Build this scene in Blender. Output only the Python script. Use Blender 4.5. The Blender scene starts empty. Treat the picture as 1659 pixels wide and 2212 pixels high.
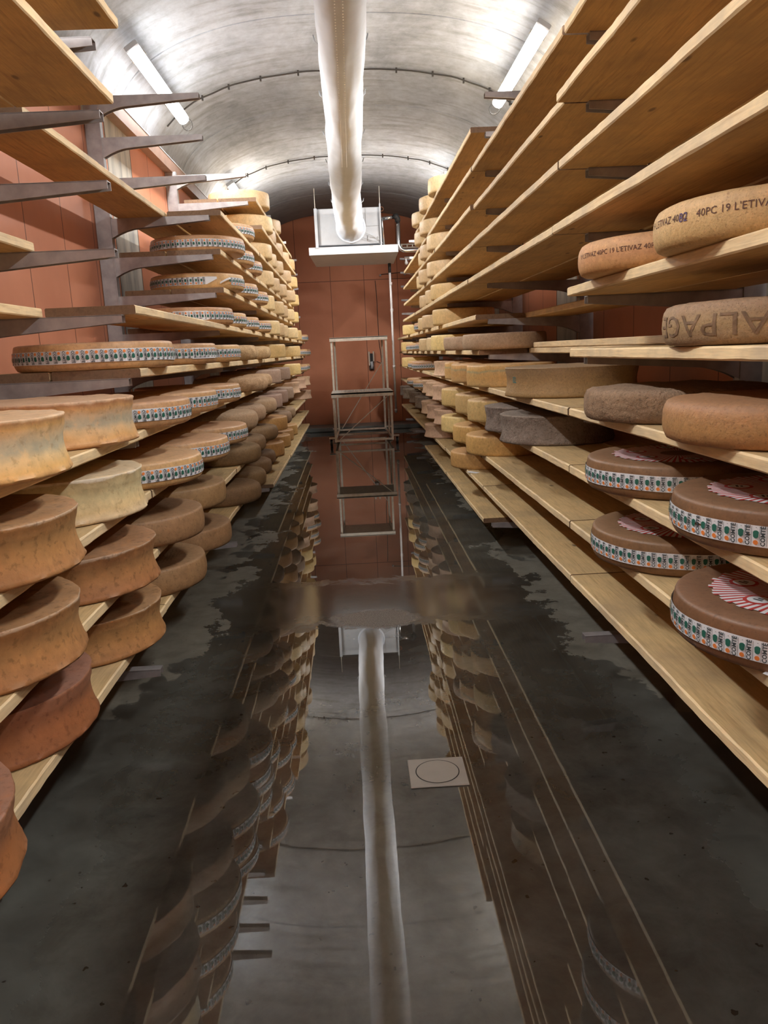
import bpy, bmesh, math, random
from mathutils import Vector, Matrix, noise
from mathutils.bvhtree import BVHTree
random.seed(11)
C = bpy.data.collections.new('cellar'); bpy.context.scene.collection.children.link(C)
scene = bpy.context.scene
PI = math.pi

# ---------------------------------------------------------------- camera, world, exposure
cam_d = bpy.data.cameras.new('camera'); cam = bpy.data.objects.new('camera', cam_d); C.objects.link(cam)
cam_d.sensor_fit = 'HORIZONTAL'; cam_d.sensor_width = 36.0; cam_d.lens = 36.0 * 1690 / 1659
cam_d.clip_start = 0.05; cam_d.clip_end = 60
CX = (0.99818, -0.04084, -0.04443); CY = (0.05173, 0.19985, 0.97846); CZ = (-0.03108, -0.97898, 0.20160)
cam.matrix_world = Matrix(((CX[0], CY[0], CZ[0], 0), (CX[1], CY[1], CZ[1], 0), (CX[2], CY[2], CZ[2], 1.5), (0, 0, 0, 1)))
scene.camera = cam
w = bpy.data.worlds.new('world'); scene.world = w; w.use_nodes = True
w.node_tree.nodes['Background'].inputs[0].default_value = (0.02, 0.02, 0.02, 1)
w.node_tree.nodes['Background'].inputs[1].default_value = 0.0
vs = scene.view_settings; vs.view_transform = 'Standard'; vs.look = 'None'; vs.gamma = 1.0
vs.exposure = 1.5
try: vs.use_curve_mapping = False
except Exception: pass
LAMP_POWER = 7.0
LAMP_WATTS = 18.0           # emission of the lamp diffusers
LAMP_COL = (0.99, 0.975, 0.945)

# ---------------------------------------------------------------- node helpers
def new_mat(name):
    m = bpy.data.materials.new(name); m.use_nodes = True
    return m, m.node_tree, m.node_tree.nodes['Principled BSDF']
def N(t, ty, **kw):
    n = t.nodes.new(ty)
    for k, v in kw.items():
        if k in ('operation', 'blend_type', 'data_type', 'noise_dimensions', 'feature', 'wave_type', 'bands_direction', 'wave_profile', 'rings_direction', 'clamp', 'use_clamp', 'interpolation_type'): setattr(n, k, v)
        else: n.inputs[k].default_value = v
    return n
def L(t, a, b): t.links.new(a, b)
def coords(t, rand=0.0, scale=(1, 1, 1)):
    tc = N(t, 'ShaderNodeTexCoord'); mp = N(t, 'ShaderNodeMapping'); mp.inputs['Scale'].default_value = scale
    L(t, tc.outputs['Object'], mp.inputs['Vector'])
    if rand:
        oi = N(t, 'ShaderNodeObjectInfo'); mu = N(t, 'ShaderNodeMath', operation='MULTIPLY'); mu.inputs[1].default_value = rand
        L(t, oi.outputs['Random'], mu.inputs[0])
        cb = N(t, 'ShaderNodeCombineXYZ')
        for i in range(3): L(t, mu.outputs[0], cb.inputs[i])
        L(t, cb.outputs[0], mp.inputs['Location'])
    return mp.outputs['Vector'], tc.outputs['Object']
def noise_n(t, vec, scale, detail=4, rough=.55, dist=0):
    n = N(t, 'ShaderNodeTexNoise'); n.inputs['Scale'].default_value = scale; n.inputs['Detail'].default_value = detail
    n.inputs['Roughness'].default_value = rough; n.inputs['Distortion'].default_value = dist
    L(t, vec, n.inputs['Vector']); return n.outputs['Fac']
def ramp(t, fac, stops, interp='LINEAR'):
    r = N(t, 'ShaderNodeValToRGB'); r.color_ramp.interpolation = interp
    e = r.color_ramp.elements
    while len(e) < len(stops): e.new(0.5)
    for i, (p, c) in enumerate(stops):
        e[i].position = p; e[i].color = (c[0], c[1], c[2], 1) if hasattr(c, '__len__') else (c, c, c, 1)
    L(t, fac, r.inputs[0]); return r.outputs['Color']
def mix(t, fac, a, b, bt='MIX'):
    m = N(t, 'ShaderNodeMix', data_type='RGBA', blend_type=bt)
    if hasattr(fac, 'default_value') or hasattr(fac, 'links'): L(t, fac, m.inputs[0])
    else: m.inputs[0].default_value = fac
    for s, i in ((a, 6), (b, 7)):
        if isinstance(s, tuple): m.inputs[i].default_value = (s[0], s[1], s[2], 1)
        else: L(t, s, m.inputs[i])
    return m.outputs[2]
def math_n(t, op, a, b=None, c=None):
    m = N(t, 'ShaderNodeMath', operation=op)
    for i, s in enumerate((a, b, c)):
        if s is None: continue
        if isinstance(s, (int, float)): m.inputs[i].default_value = s
        else: L(t, s, m.inputs[i])
    return m.outputs[0]
def bump(t, p, h, strength, dist=0.005):
    b = N(t, 'ShaderNodeBump'); b.inputs['Strength'].default_value = strength; b.inputs['Distance'].default_value = dist
    L(t, h, b.inputs['Height']); L(t, b.outputs[0], p.inputs['Normal'])
def flat(name, col, rough=.5, metal=0.0, spec=None, var=0.12, sc=9.0):
    m, t, p = new_mat(name); v, _ = coords(t, 7.0)
    f = noise_n(t, v, sc, 4)
    lo = tuple(x * (1 - var) for x in col); hi = tuple(min(1, x * (1 + var)) for x in col)
    L(t, ramp(t, f, [(.3, lo), (.7, hi)]), p.inputs['Base Color'])
    p.inputs['Roughness'].default_value = rough; p.inputs['Metallic'].default_value = metal
    if spec is not None: p.inputs['Specular IOR Level'].default_value = spec
    return m

# ---------------------------------------------------------------- materials
def wood(name, base, dark, knots=True, gs=1.0):
    m, t, p = new_mat(name)
    v, raw = coords(t, 40.0, (9 * gs, 0.55, 9 * gs))
    g1 = noise_n(t, v, 5.0, 6, .6, 1.2)
    g2 = noise_n(t, v, 22.0, 3, .5, .3)
    c = ramp(t, g1, [(.30, dark), (.48, base), (.62, tuple(min(1, x * 1.12) for x in base)), (.75, tuple(x * .86 for x in base))])
    c = mix(t, .35, c, ramp(t, g2, [(.35, tuple(x * .72 for x in base)), (.6, tuple(min(1, x * 1.15) for x in base))]))
    if knots:
        v2, _ = coords(t, 23.0, (1, .42, 1))
        vo = N(t, 'ShaderNodeTexVoronoi', feature='F1'); vo.inputs['Scale'].default_value = 8.0; L(t, v2, vo.inputs['Vector'])
        k = ramp(t, vo.outputs['Distance'], [(.05, 1.0), (.10, 0.0)])
        nz = ramp(t, noise_n(t, v2, 2.3, 1), [(.44, 0.0), (.52, 1.0)])
        kk = mix(t, 1.0, k, nz, 'MULTIPLY')
        c = mix(t, kk, c, tuple(x * .4 for x in dark))
    # dirt and greasy stains
    v3, _ = coords(t, 31.0, (1, 1, 1))
    st = ramp(t, noise_n(t, v3, 3.2, 5, .65), [(.42, 0.0), (.72, .65)])
    c = mix(t, st, c, (base[0] * .55, base[1] * .58, base[2] * .72))
    L(t, c, p.inputs['Base Color']); p.inputs['Roughness'].default_value = .62
    bump(t, p, g1, .25, .003)
    return m
M = {}
M['wood_face'] = wood('wood_face', (.60, .355, .13), (.37, .19, .06))
M['wood_edge'] = wood('wood_edge', (.84, .64, .37), (.64, .42, .20), False)
M['wood_top'] = wood('wood_top', (.61, .43, .21), (.38, .24, .10))
M['wood_end'] = wood('wood_end', (.22, .13, .07), (.10, .055, .03), False)

def cheese(name, top, side, stain, rough=.6, nscale=9, bs=.3, bscale=40, extra=None, stain_amt=.6, rings=False, bdist=.004):
    m, t, p = new_mat(name)
    v, raw = coords(t, 60.0); sep = N(t, 'ShaderNodeSeparateXYZ'); L(t, raw, sep.inputs[0])
    n1 = noise_n(t, v, nscale, 6, .62, .4); n2 = noise_n(t, v, nscale * 6, 4, .6)
    geo = N(t, 'ShaderNodeTexCoord'); sn = N(t, 'ShaderNodeSeparateXYZ'); L(t, geo.outputs['Normal'], sn.inputs[0])
    up = ramp(t, sn.outputs[2], [(.35, 0.0), (.8, 1.0)])
    sidec = mix(t, ramp(t, n1, [(.38, 0.0), (.68, stain_amt)]), side, stain)
    if extra:
        # horizontal colour zones: list of (height, colour)
        hz = math_n(t, 'ADD', sep.outputs[2], math_n(t, 'MULTIPLY', math_n(t, 'SUBTRACT', n1, .5), .05))
        zz = ramp(t, math_n(t, 'DIVIDE', hz, .15), [(a, b) for a, b in extra])
        sidec = mix(t, .82, sidec, zz)
    topc = mix(t, ramp(t, n1, [(.4, 0.0), (.7, stain_amt * .6)]), top, stain)
    if rings:
        r2 = math_n(t, 'SQRT', math_n(t, 'ADD', math_n(t, 'MULTIPLY', sep.outputs[0], sep.outputs[0]), math_n(t, 'MULTIPLY', sep.outputs[1], sep.outputs[1])))
        rr = math_n(t, 'SINE', math_n(t, 'MULTIPLY', r2, 210.0))
        band = ramp(t, r2, [(.10, 0.0), (.115, 1.0), (.20, 1.0), (.21, 0.0)])
        wv = N(t, 'ShaderNodeTexWave', wave_type='BANDS'); wv.inputs['Scale'].default_value = 22; wv.inputs['Distortion'].default_value = 6; L(t, v, wv.inputs['Vector'])
        mk = ramp(t, wv.outputs['Fac'], [(.45, 0.0), (.7, .5)])
        f = mix(t, 1.0, band, mk, 'MULTIPLY')
        topc = mix(t, f, topc, tuple(x * .45 for x in stain))
        topc = mix(t, mix(t, 1.0, band, ramp(t, math_n(t, 'MULTIPLY_ADD', rr, .5, .5), [(.8, 0.0), (1, .35)]), 'MULTIPLY'), topc, tuple(x * .5 for x in stain))
    c = mix(t, up, sidec, topc)
    c = mix(t, .38, c, ramp(t, n2, [(.3, tuple(x * .6 for x in side)), (.7, tuple(min(1, x * 1.25) for x in side))]))
    spk = ramp(t, noise_n(t, v, bscale * 1.6, 3, .6), [(.56, 0.0), (.66, .28 + .3 * min(1, bs))])
    c = mix(t, spk, c, tuple(x * .55 for x in stain))
    spl = ramp(t, noise_n(t, v, bscale * .9, 3, .6), [(.32, .22 + .2 * min(1, bs)), (.42, 0.0)])
    c = mix(t, spl, c, tuple(min(1, x * 1.35) for x in side))
    oi = N(t, 'ShaderNodeObjectInfo')
    hs = N(t, 'ShaderNodeHueSaturation'); L(t, c, hs.inputs['Color'])
    L(t, math_n(t, 'MULTIPLY_ADD', oi.outputs['Random'], .22, .89), hs.inputs['Value'])
    L(t, math_n(t, 'MULTIPLY_ADD', oi.outputs['Random'], .014, .493), hs.inputs['Hue'])
    L(t, hs.outputs[0], p.inputs['Base Color']); p.inputs['Roughness'].default_value = rough
    h = math_n(t, 'ADD', n1, math_n(t, 'MULTIPLY', noise_n(t, v, bscale, 5, .65), .6))
    bump(t, p, h, bs, bdist)
    return m
CM = {
 'c': cheese('rind_tan', (.60, .38, .25), (.60, .36, .17), (.42, .22, .09), .48, 6, .15, 60),
 'cr': cheese('rind_cocoa', (.25, .145, .09), (.21, .105, .05), (.13, .06, .028), .5, 6, .15, 70),
 'B': cheese('rind_rust', (.40, .25, .15), (.42, .20, .07), (.20, .09, .03), .58, 5, .5, 30, [(0.0, (.26, .12, .05)), (.12, (.40, .17, .07)), (.4, (.46, .22, .08)), (.7, (.40, .23, .10)), (.88, (.22, .09, .035)), (.93, (.26, .12, .05)), (.97, (.66, .54, .42))], .8),
 'Bb': cheese('rind_blue_banded', (.72, .52, .38), (.66, .40, .18), (.56, .30, .12), .55, 5, .3, 30, [(0.03, (.58, .27, .12)), (.2, (.80, .42, .11)), (.38, (.76, .58, .32)), (.50, (.36, .46, .40)), (.60, (.44, .50, .42)), (.70, (.74, .62, .44)), (.84, (.66, .34, .12)), (.93, (.36, .12, .05)), (.98, (.76, .56, .42))]),
 'Bw': cheese('rind_ivory', (.64, .52, .40), (.62, .47, .26), (.58, .36, .17), .55, 5, .35, 30, [(0.0, (.66, .48, .36)), (.25, (.64, .42, .2)), (.6, (.62, .54, .32)), (.86, (.48, .38, .22)), (.92, (.40, .30, .18)), (.95, (.84, .80, .74))]),
 'Bp': cheese('rind_rose', (.34, .20, .16), (.30, .10, .035), (.17, .05, .018), .55, 5, .35, 30, [(0.0, (.30, .12, .05)), (.4, (.44, .17, .07)), (1.0, (.42, .22, .15))]),
 'm': cheese('rind_stamped', (.34, .21, .115), (.37, .215, .10), (.24, .12, .05), .6, 6, .4, 50, None, .7, True),
 'p': cheese('rind_cream', (.74, .56, .33), (.76, .56, .31), (.64, .42, .19), .5, 5, .15, 50),
 'y': cheese('rind_yellow', (.72, .54, .27), (.74, .53, .24), (.62, .40, .14), .5, 5, .15, 50),
 's': cheese('rind_straw', (.54, .37, .21), (.56, .37, .20), (.30, .16, .06), .8, 22, .9, 70, None, .9, bdist=.008),
 'g': cheese('rind_grey_green', (.40, .28, .18), (.40, .26, .15), (.24, .14, .07), .8, 12, .6, 70),
 'b': cheese('rind_mauve_brown', (.42, .30, .23), (.40, .27, .20), (.28, .17, .11), .7, 8, .4, 60),
 'k': cheese('rind_pale_rose', (.70, .46, .31), (.66, .44, .30), (.50, .30, .17), .6, 7, .3, 50),
 'w': cheese('rind_dark_brown', (.26, .16, .08), (.24, .14, .065), (.14, .075, .03), .75, 14, .5, 80, None, .7, True),
 'o': cheese('rind_orange', (.62, .38, .21), (.62, .36, .13), (.44, .22, .07), .55, 7, .3, 50),
 'E': cheese('rind_ochre', (.52, .34, .18), (.58, .36, .17), (.42, .21, .09), .6, 10, .7, 120, [(0.0, (.50, .30, .12)), (.2, (.56, .36, .15)), (.5, (.64, .42, .2)), (.75, (.54, .36, .24))]),
 'E2': cheese('rind_apricot', (.60, .38, .20), (.64, .36, .16), (.50, .24, .08), .6, 8, .4, 80, [(0.0, (.62, .34, .10)), (.3, (.56, .28, .12)), (.5, (.66, .40, .18)), (.62, (.62, .34, .15)), (.8, (.64, .42, .26))]),
 'A': cheese('rind_old_brown', (.38, .25, .17), (.36, .23, .12), (.25, .14, .07), .65, 16, .9, 130, [(0.0, (.24, .14, .09)), (.35, (.40, .27, .12)), (.7, (.34, .21, .14))]),
 'n': cheese('rind_taupe', (.48, .33, .23), (.48, .33, .21), (.34, .2, .11), .65, 10, .6, 90),
 't': cheese('rind_russet', (.34, .19, .12), (.36, .17, .065), (.28, .13, .06), .6, 9, .7, 90, [(0.0, (.34, .15, .07)), (.3, (.44, .24, .09)), (.65, (.40, .20, .10)), (.78, (.55, .36, .26))]),
 'r': cheese('rind_crusty', (.30, .20, .14), (.27, .165, .10), (.15, .085, .05), .85, 16, 1.0, 70, None, .8, bdist=.012),
 'e': cheese('rind_umber', (.38, .28, .19), (.34, .21, .085), (.20, .12, .05), .65, 14, .6, 110, [(0.0, (.36, .23, .09)), (.5, (.34, .2, .08)), (.9, (.30, .2, .12))]),
 'v': cheese('rind_amber', (.66, .44, .24), (.66, .40, .14), (.52, .28, .10), .55, 6, .3, 60, [(0.0, (.72, .50, .24)), (.4, (.68, .40, .14)), (.6, (.58, .38, .16)), (.66, (.22, .34, .24)), (.74, (.70, .42, .13)), (1.0, (.74, .48, .22))]),
 'a': cheese('rind_ash', (.33, .27, .22), (.28, .22, .175), (.16, .11, .08), .85, 14, 1.0, 70, None, .8, bdist=.012),
 'u': cheese('rind_honey', (.68, .46, .30), (.60, .40, .17), (.48, .30, .10), .6, 8, .35, 70),
}
M['steel_rack'] = flat('steel_rack', (.35, .33, .335), .45, .35, var=.2, sc=14)
M['stainless'] = flat('stainless', (.62, .58, .50), .42, .45, var=.15, sc=20)
M['chrome'] = flat('chrome', (.75, .75, .75), .12, 1.0, var=.05)
M['rubber'] = flat('rubber', (.015, .015, .015), .6)
M['white_metal'] = flat('white_metal', (.52, .54, .57), .4, 0, var=.06)
M['grey_trim'] = flat('grey_trim', (.35, .35, .35), .5)
M['duct_fabric'] = flat('duct_fabric', (.74, .79, .87), .75, 0, var=.03)
M['duct_dots'] = flat('duct_dots', (.93, .91, .86), .6, var=.02)
M['pvc_pipe'] = flat('pvc_pipe', (.86, .86, .88), .4)
M['insulation'] = flat('insulation', (.03, .03, .03), .6)
M['paper'] = flat('paper', (.80, .81, .84), .55, var=.03)
M['paper_print'] = flat('paper_print', (.10, .10, .13), .6)
M['band_white'] = flat('band_white', (.74, .76, .80), .5, var=.04)
M['ink_black'] = flat('ink_black', (.035, .045, .05), .6)
M['ink_green'] = flat('ink_green', (.015, .12, .085), .6)
M['ink_orange'] = flat('ink_orange', (.80, .24, .05), .6)
M['ink_red'] = flat('ink_red', (.50, .055, .05), .6)
M['ink_brown'] = flat('ink_brown', (.11, .045, .03), .7)
M['ink_purple'] = flat('ink_purple', (.10, .07, .16), .7)
M['ink_teal'] = flat('ink_teal', (.03, .22, .22), .7)
M['cable_dark'] = flat('cable_dark', (.06, .055, .05), .5)
M['copper'] = flat('copper', (.30, .12, .06), .5)
M['tile_white'] = flat('tile_white', (.50, .50, .47), .35, var=.06)
M['tile_groove'] = flat('tile_groove', (.02, .02, .02), .5)
M['mesh_glass'] = flat('clear_plastic', (.5, .5, .5), .2)

def mat_lamp():
    m, t, p = new_mat('lamp_diffuser')
    p.inputs['Base Color'].default_value = (.9, .9, .9, 1)
    p.inputs['Emission Color'].default_value = (*LAMP_COL, 1); p.inputs['Emission Strength'].default_value = LAMP_POWER
    return m
M['lamp'] = mat_lamp()
M['lamp_dim'] = M['lamp'].copy(); M['lamp_dim'].node_tree.nodes['Principled BSDF'].inputs['Emission Strength'].default_value = LAMP_POWER
def mat_concrete():
    m, t, p = new_mat('vault_concrete')
    v, raw = coords(t, 0, (1, 1, 1)); sep = N(t, 'ShaderNodeSeparateXYZ'); L(t, raw, sep.inputs[0])
    v2, _ = coords(t, 0, (1.0, .45, 1.4))
    a = noise_n(t, v2, 1.5, 8, .62, .6); b = noise_n(t, v, 9, 8, .7); v3, _ = coords(t, 0, (.5, 3.2, .5)); s = noise_n(t, v3, 2.6, 6, .62, .3)
    c = ramp(t, a, [(.34, (.33, .36, .40)), (.5, (.52, .57, .64)), (.66, (.64, .70, .78))])
    c = mix(t, ramp(t, s, [(.48, 0.0), (.66, .65)]), c, (.22, .225, .23))
    c = mix(t, .35, c, ramp(t, b, [(.35, (.26, .28, .30)), (.65, (.64, .69, .75))]))
    # flaking lime patches near the joints
    d = ramp(t, noise_n(t, v, 5.5, 9, .75), [(.64, 0.0), (.70, .6)])
    c = mix(t, d, c, (.60, .61, .64))
    # shade at the vault's far end, beyond the lamps, painted into the colour
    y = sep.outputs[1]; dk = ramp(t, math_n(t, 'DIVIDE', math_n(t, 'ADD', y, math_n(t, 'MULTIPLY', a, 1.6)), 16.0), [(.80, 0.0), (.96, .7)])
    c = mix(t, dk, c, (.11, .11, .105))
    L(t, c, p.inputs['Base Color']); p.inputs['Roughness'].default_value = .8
    bump(t, p, b, .2, .01)
    return m
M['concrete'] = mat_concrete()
def mat_wall(name, axis, period, off, strips, hseam=None, lo=(.50, .19, .10), hi=(.60, .24, .13)):
    m, t, p = new_mat(name)
    v, raw = coords(t, 0); sep = N(t, 'ShaderNodeSeparateXYZ'); L(t, raw, sep.inputs[0])
    n = noise_n(t, v, 1.3, 5, .6); n2 = noise_n(t, v, 40, 3, .5)
    c = ramp(t, n, [(.35, lo), (.65, hi)])
    c = mix(t, ramp(t, noise_n(t, v, 3.5, 8, .75), [(.66, 0.0), (.72, .35)]), c, (.62, .34, .24))
    q = sep.outputs[axis]
    if strips:
        half, per, o = strips
        u = math_n(t, 'ABSOLUTE', math_n(t, 'SUBTRACT', math_n(t, 'MODULO', math_n(t, 'ADD', q, 64 * per - o + per / 2), per), per / 2))
        sm = math_n(t, 'LESS_THAN', u, half)
        v3, _ = coords(t, 0, (1, 3, .5)); sn = noise_n(t, v3, 3, 6, .65)
        c = mix(t, sm, c, ramp(t, sn, [(.35, (.27, .27, .26)), (.5, (.46, .44, .39)), (.65, (.56, .54, .48))]))
        e = math_n(t, 'LESS_THAN', math_n(t, 'ABSOLUTE', math_n(t, 'SUBTRACT', u, half)), .008)
        c = mix(t, e, c, (.03, .025, .02))
    u = math_n(t, 'MODULO', math_n(t, 'ADD', q, 64 * period - off), period)
    ln = math_n(t, 'LESS_THAN', u, .009)
    if strips: ln = math_n(t, 'MULTIPLY', ln, math_n(t, 'SUBTRACT', 1.0, sm))
    c = mix(t, ln, c, (.12, .04, .02))
    if hseam:
        c = mix(t, math_n(t, 'LESS_THAN', math_n(t, 'ABSOLUTE', math_n(t, 'SUBTRACT', sep.outputs[2], hseam)), .006), c, (.20, .07, .035))
    # scuffed grime above the floor
    g = math_n(t, 'SUBTRACT', sep.outputs[2], math_n(t, 'MULTIPLY', n, .8))
    c = mix(t, ramp(t, math_n(t, 'ADD', g, .4), [(0.0, .5), (.35, 0.0)]), c, (.20, .09, .05))
    L(t, c, p.inputs['Base Color']); p.inputs['Roughness'].default_value = .55
    bump(t, p, n2, .12, .002)
    return m
M['wall_left'] = mat_wall('painted_panels_left', 1, .555, 4.19, (.31, 3.2, 6.12))
M['wall_right'] = mat_wall('painted_panels_right', 1, .58, 4.29, (.30, 3.2, 6.41))
M['wall_end'] = mat_wall('painted_panels_end', 0, .66, -.345, None, 2.88, (.62, .235, .115), (.70, .275, .145))
def mat_floor():
    m, t, p = new_mat('wet_floor')
    v, raw = coords(t, 0); sep = N(t, 'ShaderNodeSeparateXYZ'); L(t, raw, sep.inputs[0])
    x, y = sep.outputs[0], sep.outputs[1]
    n = noise_n(t, v, 1.6, 7, .62, .5); n2 = noise_n(t, v, 7, 8, .7, .4); n3 = noise_n(t, v, 60, 4, .6)
    c = ramp(t, n, [(.32, (.042, .036, .028)), (.5, (.078, .076, .066)), (.68, (.125, .130, .118))])
    c = mix(t, .3, c, ramp(t, n2, [(.35, (.03, .03, .025)), (.65, (.13, .135, .12))]))
    ax = math_n(t, 'ABSOLUTE', math_n(t, 'SUBTRACT', x, .08))
    # dry mask: away from the centre, ragged border
    vs2, _ = coords(t, 0, (1.1, .8, 1)); nd = noise_n(t, vs2, 1.9, 7, .6, .4)
    dm = math_n(t, 'ADD', ax, math_n(t, 'MULTIPLY', math_n(t, 'SUBTRACT', nd, .5), 1.5))
    near = ramp(t, math_n(t, 'DIVIDE', y, 10.0), [(.26, .55), (.36, 0.0)])
    dry = ramp(t, math_n(t, 'SUBTRACT', math_n(t, 'ADD', dm, math_n(t, 'MULTIPLY', math_n(t, 'SUBTRACT', n2, .5), .5)), near), [(.96, 0.0), (1.02, .45), (1.25, .8)])
    c = mix(t, dry, c, ramp(t, n2, [(.3, (.10, .092, .072)), (.7, (.24, .225, .18))]))
    sp = ramp(t, noise_n(t, v, 26, 2, .5), [(.71, 0.0), (.73, .8)])
    c = mix(t, sp, c, (.02, .012, .008))
    L(t, c, p.inputs['Base Color'])
    # water film: mirror in the middle, ripples in a drying ridge, damp beside it
    wet = ramp(t, math_n(t, 'ADD', ax, math_n(t, 'MULTIPLY', math_n(t, 'SUBTRACT', n, .5), .7)), [(.70, .012), (.95, .07), (1.15, .18), (1.4, .30)])
    rid = math_n(t, 'ABSOLUTE', math_n(t, 'SUBTRACT', math_n(t, 'ADD', y, math_n(t, 'MULTIPLY', math_n(t, 'SUBTRACT', n2, .5), .5)), 4.62))
    rm = ramp(t, rid, [(.36, 1.0), (.46, 0.0)])
    rgh = mix(t, rm, wet, (.11, .11, .11))
    fx = math_n(t, 'DIVIDE', math_n(t, 'SUBTRACT', x, .06), .27); fy = math_n(t, 'DIVIDE', math_n(t, 'SUBTRACT', y, 4.27), .17)
    fr = math_n(t, 'ADD', math_n(t, 'ADD', math_n(t, 'MULTIPLY', fx, fx), math_n(t, 'MULTIPLY', fy, fy)), math_n(t, 'MULTIPLY', math_n(t, 'SUBTRACT', n2, .5), 2.2))
    foam = ramp(t, fr, [(.55, 1.0), (1.0, 0.0)]); fn = noise_n(t, v, 190, 3, .7)
    rgh = mix(t, foam, rgh, (.30, .30, .30))
    rgh = mix(t, dry, rgh, (.62, .62, .62))
    L(t, rgh, p.inputs['Roughness']); p.inputs['IOR'].default_value = 1.9
    hb = mix(t, rm, (0, 0, 0), mix(t, .88, n3, (.5, .5, .5)))
    hb = mix(t, foam, hb, fn)
    c2 = mix(t, mix(t, 1.0, foam, ramp(t, fn, [(.5, 0.0), (.6, .8)]), 'MULTIPLY'), c, (.55, .55, .53)); L(t, c2, p.inputs['Base Color'])
    hb2 = mix(t, dry, hb, n2)
    bump(t, p, hb2, .25, .004)
    return m
M['floor'] = mat_floor()
M['brown_trim'] = flat('brown_trim', (.26, .16, .12), .5, .2)
M['kerb'] = flat('kerb_concrete', (.13, .14, .13), .5, 0, var=.25, sc=4)
M['A_letters'] = flat('letter_relief', (.20, .12, .065), .7, var=.4, sc=40)

# ---------------------------------------------------------------- mesh helpers
def mesh_obj(name, verts, faces, mats, fm=None, smooth=False, parent=None, sharp=None):
    me = bpy.data.meshes.new(name); me.from_pydata(verts, [], faces)
    for m in (mats if isinstance(mats, (list, tuple)) else [mats]): me.materials.append(M[m] if isinstance(m, str) else m)
    if fm:
        for i, p in enumerate(me.polygons): p.material_index = fm[i]
    if smooth:
        for p in me.polygons: p.use_smooth = True
        if sharp:
            try: me.set_sharp_from_angle(angle=math.radians(sharp))
            except Exception: pass
    me.validate(); me.update()
    o = bpy.data.objects.new(name, me); C.objects.link(o)
    if parent: o.parent = parent
    return o
class MB:
    def __init__(s): s.v = []; s.f = []; s.m = []
    def add(s, vs, fs, mi=0):
        b = len(s.v); s.v += [tuple(v) for v in vs]; s.f += [tuple(i + b for i in f) for f in fs]; s.m += [mi] * len(fs); return s
    def box(s, x0, x1, y0, y1, z0, z1, mi=0, bev=0.0):
        if bev > 0:
            b = bev; vs = []
            for zz, ins in ((z0, b), (z0 + b, 0), (z1 - b, 0), (z1, b)):
                for (x, y) in ((x0 + ins + b * 0, y0 + ins), (x1 - ins, y0 + ins), (x1 - ins, y1 - ins), (x0 + ins, y1 - ins)): vs.append((x, y, zz))
            fs = [(3, 2, 1, 0), (12, 13, 14, 15)]
            for k in range(3):
                for i in range(4): a = k * 4 + i; c = k * 4 + (i + 1) % 4; fs.append((a, c, c + 4, a + 4))
            return s.add(vs, fs, mi)
        vs = [(x, y, z) for z in (z0, z1) for (x, y) in ((x0, y0), (x1, y0), (x1, y1), (x0, y1))]
        return s.add(vs, [(3, 2, 1, 0), (4, 5, 6, 7), (0, 1, 5, 4), (1, 2, 6, 5), (2, 3, 7, 6), (3, 0, 4, 7)], mi)
    def tube(s, pts, r, seg=10, mi=0, cap=True):
        P = [Vector(p) for p in pts]; rs = r if isinstance(r, (list, tuple)) else [r] * len(P)
        b = len(s.v); up = None
        for i, p in enumerate(P):
            d = (P[min(i + 1, len(P) - 1)] - P[max(i - 1, 0)]).normalized()
            if up is None: up = Vector((0, 0, 1)) if abs(d.z) < .9 else Vector((1, 0, 0))
            a = d.cross(up)
            if a.length < 1e-5: a = d.cross(Vector((0, 1, 0)))
            a.normalize(); c = a.cross(d).normalized(); up = c
            for k in range(seg):
                t = 2 * PI * k / seg; q = p + (a * math.cos(t) + c * math.sin(t)) * rs[i]; s.v.append(tuple(q))
        for i in range(len(P) - 1):
            for k in range(seg):
                k2 = (k + 1) % seg; s.f.append((b + i * seg + k, b + i * seg + k2, b + (i + 1) * seg + k2, b + (i + 1) * seg + k)); s.m.append(mi)
        if cap:
            s.f.append(tuple(b + k for k in range(seg))[::-1]); s.m.append(mi)
            s.f.append(tuple(b + (len(P) - 1) * seg + k for k in range(seg))); s.m.append(mi)
        return s
    def bar(s, a, b, w, h, mi=0):
        a = Vector(a); b = Vector(b); d = (b - a).normalized(); up = Vector((0, 0, 1)) if abs(d.z) < .9 else Vector((0, 1, 0))
        u = d.cross(up).normalized() * w / 2; v = u.cross(d).normalized() * h / 2
        vs = [p + sx * u + sy * v for p in (a, b) for sx, sy in ((-1, -1), (1, -1), (1, 1), (-1, 1))]
        return s.add(vs, [(3, 2, 1, 0), (4, 5, 6, 7), (0, 1, 5, 4), (1, 2, 6, 5), (2, 3, 7, 6), (3, 0, 4, 7)], mi)
    def build(s, name, mats, parent=None, smooth=False, sharp=None):
        return mesh_obj(name, s.v, s.f, mats, s.m, smooth, parent, sharp)
def tag(o, label, cat, group=None):
    o['label'] = label; o['category'] = cat
    if group: o['group'] = group
    return o
def thing(name, label, cat, loc=(0, 0, 0), rz=0, group=None):
    o = bpy.data.objects.new(name, None); C.objects.link(o); o.location = loc; o.rotation_euler = (0, 0, rz); o.empty_display_size = .1
    return tag(o, label, cat, group)
def struct(o): o['kind'] = 'structure'; return o
def copy_tree(o, parent=None):
    c = o.copy(); C.objects.link(c)
    if parent: c.parent = parent
    for ch in list(o.children): copy_tree(ch, c)
    return c
ORD = ['first', 'second', 'third', 'fourth', 'fifth', 'sixth', 'seventh', 'eighth', 'ninth', 'tenth', 'eleventh', 'twelfth', 'thirteenth', 'fourteenth']
ZK = [.231 + .2418 * k for k in range(13)]
PT = .035

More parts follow.
